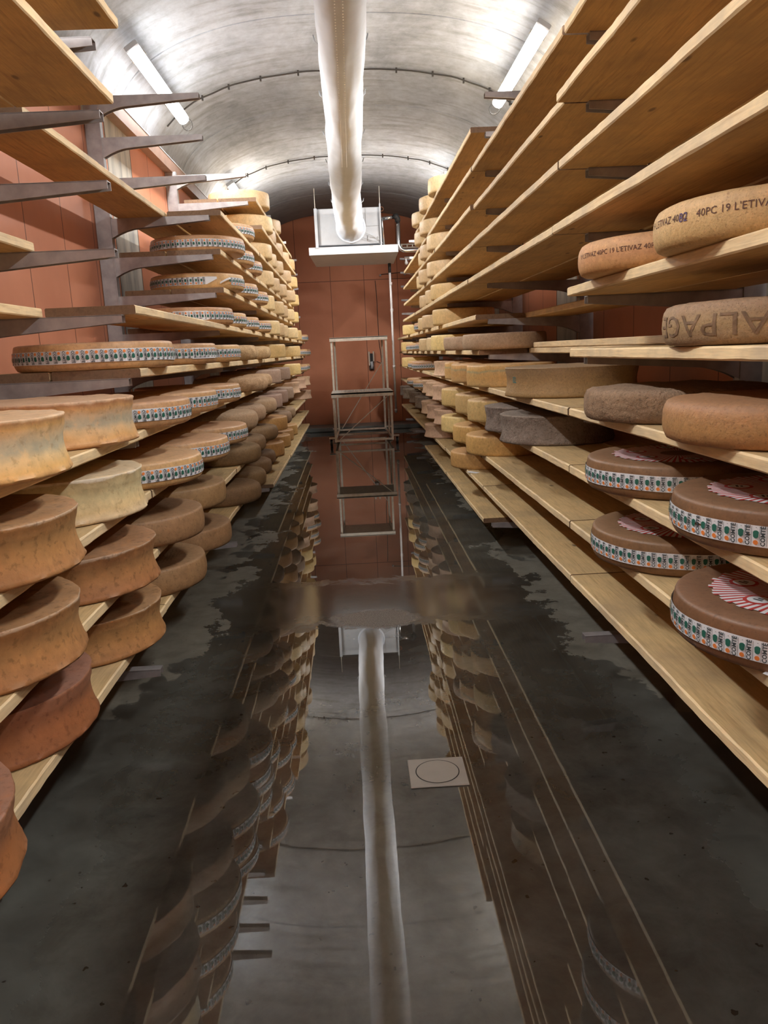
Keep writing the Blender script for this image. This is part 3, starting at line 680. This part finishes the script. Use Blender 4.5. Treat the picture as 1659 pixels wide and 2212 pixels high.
# ---------------------------------------------------------------- cheese wheels
R0 = .31
def prof_of(kind, h):
    r = R0; P = [(0, 0), (r * .5, 0), (r - .05, 0)]
    if kind == 'flat':          # gently bulged sides, soft rims
        P += [(r - .022, .001), (r - .010, .006), (r - .004, .016)] + [(r + .002 - .004 * abs(2 * u - 1) ** 2, .02 + (h - .04) * u) for u in (.1, .3, .5, .7, .9)] + [(r - .003, h - .011), (r - .006, h - .004), (r - .014, h - .0005)]
        P += [(r - .06, h), (r * .5, h + .001), (0, h + .001)]
    elif kind == 'drum':        # straight tall sides, sharper rims
        P += [(r - .012, 0), (r - .004, .005), (r - .002, .02)] + [(r - .004 + .004 * math.sin(PI * u), .02 + (h - .04) * u) for u in (.2, .4, .6, .8)] + [(r - .003, h - .015), (r - .007, h - .004), (r - .018, h)]
        P += [(r - .06, h + .001), (r * .5, h + .002), (0, h + .003)]
    elif kind == 'round':       # old wheels, strongly rounded rims
        P += [(r - .03, .003), (r - .014, .016), (r - .005, .034)] + [(r - .001, h * .5)] + [(r - .005, h - .036), (r - .014, h - .018), (r - .034, h - .005)]
        P += [(r - .07, h), (r * .5, h + .001), (0, h + .001)]
    elif kind == 'soft':        # low wheels with evenly rounded rims
        P += [(r - .020, .002), (r - .009, .008), (r - .003, .022)] + [(r + .001 - .003 * abs(2 * u - 1) ** 2, .024 + (h - .05) * u) for u in (.15, .4, .65, .9)] + [(r - .004, h - .022), (r - .011, h - .010), (r - .026, h - .003)]
        P += [(r - .07, h), (r * .5, h + .001), (0, h + .001)]
    elif kind == 'tub':         # barely hollowed sides
        P += [(r - .014, 0), (r - .003, .004), (r, .012)] + [(r - .003 - .009 * math.sin(PI * u), .018 + (h - .034) * u) for u in (.08, .2, .35, .5, .65, .8, .9)] + [(r - .004, h - .012), (r - .002, h - .005), (r - .006, h - .001), (r - .018, h)]
        P += [(r - .05, h - .001), (r * .5, h + .002), (0, h + .003)]
    elif kind == 'waist':       # hollowed sides
        P += [(r - .014, 0), (r - .003, .004), (r, .010), (r - .004, .018)] + [(r - .004 - .013 * math.sin(PI * min(1, u ** 1.15)) ** .9, .018 + (h - .034) * u) for u in (.08, .2, .35, .5, .65, .8, .9)] + [(r - .009, h - .012), (r - .006, h - .005), (r - .008, h - .001), (r - .018, h)]
        P += [(r - .05, h - .001), (r * .5, h - .002), (0, h - .001)]
    return P
def wheel_mesh(name, kind, h, mat, amp, fr, seed, edge=0.0, seg=110):
    P = prof_of(kind, h); sub = []
    for i in range(len(P) - 1):
        (r0, z0), (r1, z1) = P[i], P[i + 1]; d = math.hypot(r1 - r0, z1 - z0); n = max(1, int(d / .018)) if amp > .002 and i > 1 and i < len(P) - 3 else (3 if d > .05 else 1)
        for k in range(n): sub.append((r0 + (r1 - r0) * k / n, z0 + (z1 - z0) * k / n))
    sub.append(P[-1]); vs = [(0, 0, 0)]; fs = []; S = Vector((seed * 7.3, seed * 3.1, 0))
    ring = sub[1:-1]
    for (r, z) in ring:
        for k in range(seg):
            a = 2 * PI * k / seg; p = Vector((r * math.cos(a), r * math.sin(a), z)); q = p * fr + S
            d = noise.noise(q) * amp + noise.noise(q * 2.7) * amp * .5
            lo = noise.noise(Vector((math.cos(a) * .9, math.sin(a) * .9, seed * 5.0))) * .004
            rim = 0
            if edge and (z > h - .014 or z < .014) and r > R0 - .03:
                rim = noise.noise(Vector((a * 5, seed, z * 3))) * edge + noise.noise(Vector((a * 16, seed, 3))) * edge * .5
            rr = r + (d + lo * (z / h)) * (1 if r > R0 * .6 else .2) + rim
            zz = z + (d * .5 if (z > h * .5 and r < R0 - .01) else 0) + (rim * .5 if z > h * .5 else 0)
            vs.append((rr * math.cos(a), rr * math.sin(a), max(0, zz)))
    vs.append((0, 0, sub[-1][1])); n = len(ring)
    for k in range(seg): fs.append((0, 1 + (k + 1) % seg, 1 + k))
    for i in range(n - 1):
        for k in range(seg): a = 1 + i * seg + k; c = 1 + i * seg + (k + 1) % seg; fs.append((a, c, c + seg, a + seg))
    last = 1 + (n - 1) * seg
    for k in range(seg): fs.append((last + k, last + (k + 1) % seg, len(vs) - 1))
    me = bpy.data.meshes.new(name); me.from_pydata(vs, [], fs); me.materials.append(mat)
    for p in me.polygons: p.use_smooth = True
    try: me.set_sharp_from_angle(angle=math.radians(55))
    except Exception: pass
    me.validate(); me.update(); return me
#        profile, height, noise amplitude, frequency, ragged rim
SPEC = {'c': ('flat', .108, .0012, 9, 0, 2), 'cr': ('flat', .112, .0010, 9, 0, 2), 'B': ('waist', .150, .0030, 9, .004, 3), 'Bb': ('waist', .150, .0025, 9, .004, 2), 'Bw': ('waist', .148, .0030, 9, .006, 1),
        'Bp': ('waist', .150, .0030, 9, .004, 2), 'm': ('flat', .118, .0016, 9, 0, 2), 'p': ('drum', .140, .0018, 8, 0, 3), 'y': ('drum', .145, .0018, 8, 0, 2), 's': ('round', .115, .0050, 22, 0, 2),
        'g': ('round', .135, .0040, 16, 0, 2), 'b': ('drum', .135, .0030, 10, .002, 2), 'k': ('waist', .145, .0025, 9, .004, 3), 'w': ('round', .130, .0035, 14, 0, 2), 'o': ('drum', .135, .0022, 9, 0, 2),
        'E': ('soft', .112, .0018, 12, 0, 1), 'E2': ('soft', .108, .0015, 10, 0, 1), 'A': ('soft', .115, .0030, 26, 0, 1), 'n': ('flat', .110, .0022, 18, 0, 1), 't': ('soft', .112, .0030, 14, 0, 1),
        'r': ('soft', .108, .0080, 15, 0, 1), 'e': ('tub', .150, .0028, 12, .003, 1), 'v': ('drum', .145, .0025, 9, .003, 2), 'a': ('tub', .150, .0065, 17, .006, 2), 'u': ('drum', .148, .0025, 9, .002, 2)}
WM = {}
for key, (pk, h, am, fr, ed, nv) in SPEC.items():
    WM[key] = [wheel_mesh('cheese_wheel', pk, h, CM[key], am, fr, i + sum(map(ord, key)) % 13, ed) for i in range(nv)]

# lettering laid round a wheel
def text_polys(body, size, fat=0.0):
    cu = bpy.data.curves.new('txt', 'FONT'); cu.body = body; cu.size = size; cu.resolution_u = 2; cu.offset = fat; cu.align_x = 'CENTER'; cu.align_y = 'CENTER'
    o = bpy.data.objects.new('txt', cu); C.objects.link(o); dg = bpy.context.evaluated_depsgraph_get(); dg.update()
    me = bpy.data.meshes.new_from_object(o.evaluated_get(dg)); vs = [tuple(v.co) for v in me.vertices]; fs = [tuple(p.vertices) for p in me.polygons]
    bpy.data.objects.remove(o); bpy.data.curves.remove(cu); bpy.data.meshes.remove(me)
    return vs, fs
def sideR(z, h, off): u = (z - .02) / (h - .04); return R0 + .002 - .004 * abs(2 * u - 1) ** 2 + off
class Wrap:
    def __init__(s, h, off): s.b = MB(); s.h = h; s.off = off
    def pt(s, ang, z, off=None, rad=None):
        r = (rad if rad else sideR(z, s.h, 0)) + (s.off if off is None else off); return (r * math.cos(ang), r * math.sin(ang), z)
    def quad(s, a0, a1, z0, z1, mi, off, n=1):
        for i in range(n):
            b0 = a0 + (a1 - a0) * i / n; b1 = a0 + (a1 - a0) * (i + 1) / n
            s.b.add([s.pt(b0, z0, off), s.pt(b1, z0, off), s.pt(b1, z1, off), s.pt(b0, z1, off)], [(0, 1, 2, 3)], mi)
TV, TF = text_polys('COMTÉ', .0138, .0004)
def band_mesh(flip, gap=None, h=.108):
    W_ = Wrap(h, .0015); n = 58; z0, z1 = .030, .080; zc = .055; st_ = 2 * PI / n
    def inside(a):
        if not gap: return True
        a = (a + PI) % (2 * PI) - PI; return not (gap[0] < a < gap[1])
    N_ = n * 4
    for i in range(N_):
        a0, a1 = 2 * PI * i / N_ - PI, 2 * PI * (i + 1) / N_ - PI
        if not inside((a0 + a1) / 2): continue
        wz0 = .0012 * math.sin(3 * a0) + .0008 * math.sin(7 * a0); wz1 = .0012 * math.sin(3 * a1) + .0008 * math.sin(7 * a1)
        k0 = k1 = 0.0
        if gap and -.22 < a0 - gap[0] < 0: k0 = (a0 - gap[0] + .22) / .22 * .035; k1 = min(1, (a1 - gap[0] + .22) / .22) * .035
        W_.b.add([W_.pt(a0, z0 + wz0 + k0, .0030), W_.pt(a1, z0 + wz1 + k1, .0030), W_.pt(a1, z1 + wz1, .0030), W_.pt(a0, z1 + wz0, .0030)], [(0, 1, 2, 3)], 0)
    s_ = -1 if flip else 1
    for i in range(n):
        ac = i * st_ - PI
        if not inside(ac) or not inside(ac + .12) or not inside(ac + .25) : continue
        # word set on its side, rules either side, bell and flower
        vs = []
        for (u, v, _) in TV:
            du, dz = v * s_, -u * s_          # rotated a quarter turn
            vs.append(W_.pt(ac + (-.0065 * s_ + du) / R0, zc + dz, .0038))
        W_.b.add(vs, TF, 1)
        for du in (-.0145, .0010):
            u0 = (du * s_) / R0; W_.quad(ac + min(u0, u0 + .0007 * s_ / R0), ac + max(u0, u0 + .0007 * s_ / R0), zc - .0225, zc + .0225, 1, .0037)
        # green bell
        cx, cz = .0095 * s_, zc - .004 * s_; vv = []
        for q in ((-.006, .0), (-.0055, .006), (-.002, .0095), (.002, .0095), (.0055, .006), (.006, 0), (.0065, -.006), (.002, -.009), (-.003, -.0085), (-.0065, -.005)): vv.append(W_.pt(ac + (cx + q[0]) / R0, cz + q[1] * s_, .0038))
        W_.b.add(vv, [tuple(range(len(vv)))], 2)
        cz2 = zc + .0155 * s_; vv = [W_.pt(ac + (cx + .0058 * math.cos(q * PI / 4)) / R0, cz2 + .0060 * math.sin(q * PI / 4), .0038) for q in range(8)]
        W_.b.add(vv, [tuple(range(8))], 3)
        W_.quad(ac + (cx - .0012) / R0, ac + (cx + .0012) / R0, zc - .0195 * s_ - .0005, zc - .0195 * s_ + .0005, 1, .0037)
    if gap:                              # loose end peeling outwards in a curl
        a0 = gap[1]; pts = []
        for i in range(13):
            t = i / 12; ang = a0 - .30 * t; out = .003 + .035 * math.sin(PI * t * .9) ; pts.append((ang, out, .075 + .004 * math.sin(PI * t) - .03 * t * t))
        for p_, q_ in zip(pts[:-1], pts[1:]):
            W_.b.add([W_.pt(p_[0], p_[2] - .012, p_[1]), W_.pt(q_[0], q_[2] - .012, q_[1]), W_.pt(q_[0], q_[2], q_[1]), W_.pt(p_[0], p_[2], p_[1])], [(0, 1, 2, 3)], 0)
    me = bpy.data.meshes.new('label_band'); me.from_pydata(W_.b.v, [], W_.b.f)
    for m in ('band_white', 'ink_black', 'ink_green', 'ink_orange'): me.materials.append(M[m])
    for i, p in enumerate(me.polygons): p.material_index = W_.b.m[i]
    me.update(); return me
BAND = {'up': band_mesh(False), 'down': band_mesh(True)}
def slip(root, d0, d1, h=.108, z0=.028, z1=.084):
    W_ = Wrap(h, .003); a0, a1 = math.radians(d0), math.radians(d1); n = 8
    for i in range(n):
        b0 = a0 + (a1 - a0) * i / n; b1 = a0 + (a1 - a0) * (i + 1) / n
        W_.b.add([W_.pt(b0, z0, .0048), W_.pt(b1, z0, .0048), W_.pt(b1, z1, .0048), W_.pt(b0, z1, .0048)], [(0, 1, 2, 3)], 0)
    random.seed(int(d0 * 3 + d1)); a = a0 + .02
    for row in range(3):
        z = z1 - .010 - row * .010; W_.quad(a0 + .03, a0 + (a1 - a0) * random.uniform(.4, .8), z, z + .0013, 1, .0054, 4)
    x = a0 + .03
    while x < a0 + (a1 - a0) * .55: wd = random.choice((.0015, .003)); W_.quad(x, x + wd, z0 + .004, z0 + .013, 1, .0054); x += wd + .006
    W_.b.build('paper_slip', ['paper', 'paper_print'], root)
def round_text(root, name, body, size, d_mid, z, mat, upside=False, off=.0012, stretch=1.0):
    """letters laid on the real rind: every point is dropped onto the wheel's own surface"""
    vs, fs = text_polys(body, size); sg = -1 if upside else 1
    bm = bmesh.new(); bv = [bm.verts.new(v) for v in vs]
    for f in fs:
        try: bm.faces.new([bv[i] for i in f])
        except ValueError: pass
    bmesh.ops.triangulate(bm, faces=bm.faces)
    if size > .04: bmesh.ops.subdivide_edges(bm, edges=bm.edges, cuts=2, use_grid_fill=True)
    bm.verts.index_update(); tree = BVHTree.FromPolygons([v.co.copy() for v in root.data.vertices], [tuple(p.vertices) for p in root.data.polygons])
    out = []
    for v in bm.verts:
        a = math.radians(d_mid) + sg * v.co.x * stretch / R0; zz = z + sg * v.co.y; d = Vector((math.cos(a), math.sin(a), 0))
        hit = tree.ray_cast(d * .6 + Vector((0, 0, zz)), -d)
        rr = Vector((hit[0].x, hit[0].y)).length if hit[0] is not None else R0
        out.append((d.x * (rr + off), d.y * (rr + off), zz))
    F = [tuple(v.index for v in f.verts) for f in bm.faces]; bm.free()
    return mesh_obj(name, out, F, mat, parent=root)
def top_label(root, h):
    b = MB(); z = h + .0022; n = 64
    for k in range(n):
        a0 = 2 * PI * k / n; a1 = a0 + 2 * PI / n * .55; a2 = a0 + 2 * PI / n; r0, r1 = .060, .218 + .006 * math.sin(k * 2.2)
        for (p, q, mi) in ((a0, a1, 0), (a1, a2, 1)):
            b.add([(r0 * math.cos(p), r0 * math.sin(p), z), (r1 * math.cos(p), r1 * math.sin(p), z), (r1 * math.cos(q), r1 * math.sin(q), z), (r0 * math.cos(q), r0 * math.sin(q), z)], [(0, 1, 2, 3)], mi)
    for k in range(6):
        a = 2 * PI * k / 6 + .3; cx, cy = .145 * math.cos(a), .145 * math.sin(a)
        for rad, mi, zz in ((.036, 1, .0006), (.027, 0, .0012)):
            b.add([(cx + rad * math.cos(t * PI / 12), cy + rad * math.sin(t * PI / 12), z + zz) for t in range(24)], [tuple(range(24))], mi)
        b.box(cx - .012, cx + .012, cy - .007, cy - .001, z + .0013, z + .0016, 2); b.box(cx - .006, cx + .008, cy + .004, cy + .010, z + .0013, z + .0016, 2)
    return b.build('top_label', ['band_white', 'ink_red', 'ink_black'], root)
DESC = {'c': 'tan wheel with printed label band', 'cl': 'tan wheel with label band and paper slip', 'cf': 'tan wheel with upside-down label band', 'ct': 'tan wheel with peeling torn label band', 'cr': 'cocoa wheel with red striped top label',
        'f': 'small far wheel with label band', 'B': 'rust hollow-sided wheel', 'Bb': 'blue-banded hollow-sided wheel', 'Bw': 'ivory hollow-sided wheel', 'Bp': 'rose brown hollow-sided wheel', 'm': 'brown wheel with stamped top',
        'p': 'cream tall wheel', 'y': 'yellow tall wheel', 's': 'straw rough wheel', 'g': 'grey green rounded wheel', 'b': 'mauve brown wheel', 'k': 'pale rose hollow-sided wheel', 'w': 'dark brown rounded wheel', 'o': 'orange wheel',
        'E': 'large ochre wheel with ink lettering', 'E2': 'apricot wheel with ink lettering', 'A': 'old brown wheel with upside-down raised letters', 'n': 'taupe low wheel', 't': 'russet smooth-topped wheel', 'r': 'crusty brown wheel',
        'e': 'umber wheel with teal number stamp', 'v': 'amber wheel with green seam', 'a': 'crumbly ash grey wheel', 'u': 'honey tall wheel'}

# wheels per bracket level: (distance along the cellar, kind, distance from the axis, radius)
LW = {
 1:[(1.38,'Bp',1.025,0.315),(2.07,'Bp',1.090,0.315),(2.76,'B',1.055,0.315),(3.50,'m',1.035,0.315),(4.22,'m',1.026,0.315),(5.50,'w',0.987,0.300),(6.12,'w',1.017,0.300),(6.75,'w',1.033,0.297),(7.35,'w',1.055,0.297),(8.00,'o',1.034,0.300),(8.70,'o',1.021,0.300),(9.35,'o',1.038,0.300),(10.00,'o',1.033,0.300)],
 2:[(1.97,'B',1.060,0.315),(2.68,'B',1.035,0.315),(3.40,'m',1.005,0.315),(4.12,'m',1.021,0.315),(5.75,'w',0.999,0.300),(6.40,'w',1.032,0.300),(7.25,'w',1.013,0.300),(8.20,'o',1.000,0.300),(8.90,'g',1.008,0.300),(9.60,'g',1.015,0.300),(13.70,'k',1.021,0.300)],
 3:[(1.99,'B',1.045,0.315),(2.73,'B',1.065,0.315),(3.42,'c',1.002,0.322),(4.12,'c',0.992,0.322),(4.88,'cf',0.993,0.322),(5.70,'g',0.999,0.300),(6.40,'g',1.015,0.300),(7.30,'g',1.011,0.300),(8.00,'b',1.020,0.300),(8.75,'b',1.023,0.300),(9.50,'b',1.016,0.300),(10.80,'k',1.018,0.300),(12.20,'k',1.014,0.300),(13.40,'k',1.012,0.300)],
 4:[(1.99,'B',1.050,0.315),(2.76,'B',1.080,0.315),(3.44,'c',1.037,0.322),(4.18,'cf',1.043,0.322),(4.98,'cl',1.031,0.322),(6.40,'s',0.982,0.300),(7.12,'s',1.019,0.300),(8.00,'b',1.017,0.300),(9.00,'b',1.000,0.300),(11.00,'y',1.007,0.300),(12.80,'f',1.028,0.310),(13.60,'f',1.028,0.310)],
 5:[(3.45,'c',1.088,0.322),(4.42,'cl',1.066,0.322),(5.30,'cf',1.057,0.322),(6.30,'s',1.031,0.300),(7.35,'s',1.036,0.300),(8.90,'y',1.028,0.300),(11.20,'y',1.011,0.300),(13.20,'f',1.035,0.310),(14.00,'f',1.023,0.310)],
 6:[(5.45,'cl',1.105,0.322),(6.15,'c',1.107,0.322),(6.87,'c',1.095,0.322),(7.65,'c',1.071,0.322),(8.50,'p',1.037,0.300),(9.20,'p',1.047,0.300),(9.90,'p',1.059,0.300),(10.90,'p',1.007,0.300),(12.40,'y',1.049,0.300),(13.70,'f',1.033,0.310)],
 7:[(5.80,'ct',1.060,0.322),(6.55,'c',1.050,0.322),(7.40,'c',1.055,0.322),(8.35,'p',1.059,0.300),(9.30,'p',1.043,0.300),(10.00,'p',1.055,0.300),(10.90,'p',1.038,0.300),(11.75,'y',1.038,0.300)],
 8:[(5.80,'cl',1.037,0.322),(6.50,'c',1.055,0.322),(7.20,'c',1.069,0.322),(8.35,'p',1.052,0.300),(9.15,'p',1.062,0.300),(9.95,'p',1.048,0.300),(10.90,'p',1.010,0.300),(11.75,'y',1.018,0.300)],
 9:[(6.85,'c',1.077,0.322),(8.20,'p',1.038,0.300),(8.95,'p',1.063,0.300),(9.70,'p',1.053,0.300),(10.80,'p',1.044,0.300),(11.70,'y',1.020,0.300)],
 10:[(8.15,'p',1.009,0.300),(8.95,'p',1.053,0.300),(10.00,'p',1.071,0.300),(10.90,'p',1.060,0.300),(11.70,'y',1.045,0.300)],
 11:[(8.25,'p',1.033,0.300),(9.85,'p',1.063,0.300)],
}
RW = {
 1:[(6.60,'o',1.099,0.300),(9.00,'k',1.093,0.300)],
 2:[(1.83,'cr',1.100,0.310),(2.63,'cr',1.130,0.310),(5.60,'o',1.093,0.300),(6.35,'o',1.094,0.300),(7.20,'y',1.093,0.300),(7.95,'k',1.099,0.300),(8.65,'k',1.093,0.300),(9.35,'k',1.092,0.300),(10.30,'a',1.095,0.300),(11.40,'a',1.096,0.300),(12.40,'a',1.073,0.300),(13.40,'a',1.089,0.300)],
 3:[(1.93,'cr',1.130,0.310),(2.67,'cr',1.120,0.310),(4.17,'a',1.080,0.300),(4.79,'a',1.100,0.300),(5.50,'u',1.094,0.300),(6.20,'u',1.102,0.300),(7.10,'u',1.092,0.300),(7.95,'k',1.092,0.300),(8.65,'k',1.090,0.300),(9.30,'k',1.107,0.300),(10.40,'f',1.102,0.310),(11.40,'f',1.093,0.310)],
 4:[(1.98,'t',1.125,0.315),(2.67,'r',1.110,0.310),(4.13,'e',1.145,0.345),(5.40,'v',1.081,0.300),(6.15,'v',1.067,0.300),(6.85,'v',1.098,0.300),(7.75,'k',1.091,0.300),(10.30,'f',1.086,0.310),(11.10,'f',1.095,0.310),(12.70,'y',1.095,0.300)],
 5:[(2.12,'A',1.190,0.330),(5.75,'n',1.107,0.300),(6.65,'n',1.075,0.300),(7.75,'y',1.076,0.300),(8.50,'p',1.105,0.300),(9.25,'p',1.087,0.300),(9.95,'f',1.116,0.310),(10.75,'f',1.111,0.310),(11.50,'f',1.104,0.310),(12.70,'y',1.097,0.300)],
 6:[(2.05,'E',1.115,0.315),(2.72,'E2',1.100,0.310),(7.75,'y',1.099,0.300),(8.80,'p',1.092,0.300),(9.50,'p',1.105,0.300),(10.20,'f',1.126,0.310),(12.00,'y',1.083,0.300)],
 7:[(7.85,'y',1.099,0.300),(8.55,'p',1.111,0.300),(9.25,'p',1.109,0.300)],
 8:[(8.15,'p',1.097,0.300),(8.90,'p',1.078,0.300),(9.60,'p',1.114,0.300)],
 9:[(8.05,'p',1.095,0.300),(8.78,'p',1.091,0.300),(9.45,'p',1.130,0.300)],
 10:[(8.75,'p',1.092,0.300),(9.55,'p',1.101,0.300)],
 11:[(7.85,'p',1.103,0.300),(8.80,'p',1.100,0.300),(9.75,'p',1.094,0.300)],
}
random.seed(21)
SLIPS = {('L', 6, 0): [(-12, 8), (11, 27)], ('L', 5, 1): [(33, 70)], ('L', 4, 4): [(28, 50), (56, 80)], ('L', 8, 0): [(-56, -38)]}
for side, T in (('L', LW), ('R', RW)):
    sg = -1 if side == 'L' else 1
    for k in sorted(T):
        for i, (yy, ty, xc, rad) in enumerate(T[k]):
            base = {'cl': 'c', 'cf': 'c', 'ct': 'c', 'f': 'c'}.get(ty, ty)
            if side == 'L' and ty == 'B' and k == 4: base = 'Bb'
            if side == 'L' and ty == 'B' and k == 3 and i == 1: base = 'Bw'
            dk = base if base in ('Bb', 'Bw') else ty
            o = bpy.data.objects.new('cheese_wheel', WM[base][i % len(WM[base])]); C.objects.link(o)
            s_ = rad / R0; zs = 1 + random.uniform(-.02, .02) if base not in ('c', 'cr') else 1.0
            o.scale = (s_, s_, zs); o.location = (sg * xc, yy, ZK[k] + PT + .0004)
            cd = math.atan2(-yy, -sg * xc)
            oriented = ty in ('cl', 'ct', 'E', 'E2', 'A', 'e')
            o.rotation_euler = (0, 0, cd if oriented else random.uniform(-PI, PI))
            tag(o, '%s, %s %s level up, %s from near end' % (DESC[dk], ORD[k], 'left' if side == 'L' else 'right', ORD[i]), 'cheese wheel', 'cheese wheels on the %s shelves' % ('left' if side == 'L' else 'right'))
            h = SPEC[base][1]
            if base in ('c', 'cr'):
                if ty == 'ct': me = band_mesh(True, (math.radians(23), math.radians(43)))
                else: me = BAND['down' if (ty in ('cf', 'cr')) else 'up']
                bd = bpy.data.objects.new('label_band', me); C.objects.link(bd); bd.parent = o
                if ty in ('c', 'cf', 'cr', 'cl') and i % 2: bd.location = (0, 0, .001)
            if ty == 'cl':
                for (a, b_) in SLIPS.get((side, k, i), [(20, 45)]): slip(o, a, b_)
            if ty == 'cr': top_label(o, h)
            if ty == 'E':
                round_text(o, 'ink_lettering', "19 L'ETIVAZ 40PC    40PC 19 L'ETIVAZ 19", .0245, -36, .066, 'ink_brown')
                round_text(o, 'number_stamp', "82", .030, -44, .064, 'ink_purple', off=.0018)
            if ty == 'E2': round_text(o, 'ink_lettering', "19 L'ETIVAZ 40PC 19 L'ETIVAZ 40PC", .0215, -38, .060, 'ink_brown')
            if ty == 'A': round_text(o, 'raised_lettering', "ALPAGE", .080, -41, .056, 'A_letters', upside=True, off=.0016, stretch=1.28)
            if ty == 'e': round_text(o, 'number_stamp', "82", .045, -57, .088, 'ink_teal', off=.0012, stretch=.75)
# loose paper slips lying on planks
for i, (x, yy, z, rz, lab) in enumerate([(.93, 1.585, ZK[2] + PT, .6, 'white paper slip on right front plank near the frame edge'), (.93, 4.02, ZK[4] + PT, .2, 'white paper scrap beneath the umber stamped wheel'), (.93, 3.98, ZK[3] + PT, .5, 'white paper scrap beneath crumbly ash grey wheel'), (.93, 6.2, ZK[1] + PT, .9, 'white paper scrap beside orange wheel, low right plank'), (-.86, 2.98, ZK[1] + PT, 1.2, 'white paper scrap beside rust wheel, low left plank')]):
    b = MB(); n = 6
    for a in range(n):
        u0, u1 = a / n, (a + 1) / n; f = lambda u: .0015 + .006 * u * u
        b.add([(-.03, -.045 + .09 * u0, f(u0)), (.03, -.045 + .09 * u0, f(u0)), (.03, -.045 + .09 * u1, f(u1)), (-.03, -.045 + .09 * u1, f(u1))], [(0, 1, 2, 3)])
    o = b.build('paper_slip', 'paper'); o.location = (x, yy, z); o.rotation_euler = (0, 0, rz); tag(o, lab, 'paper slip')
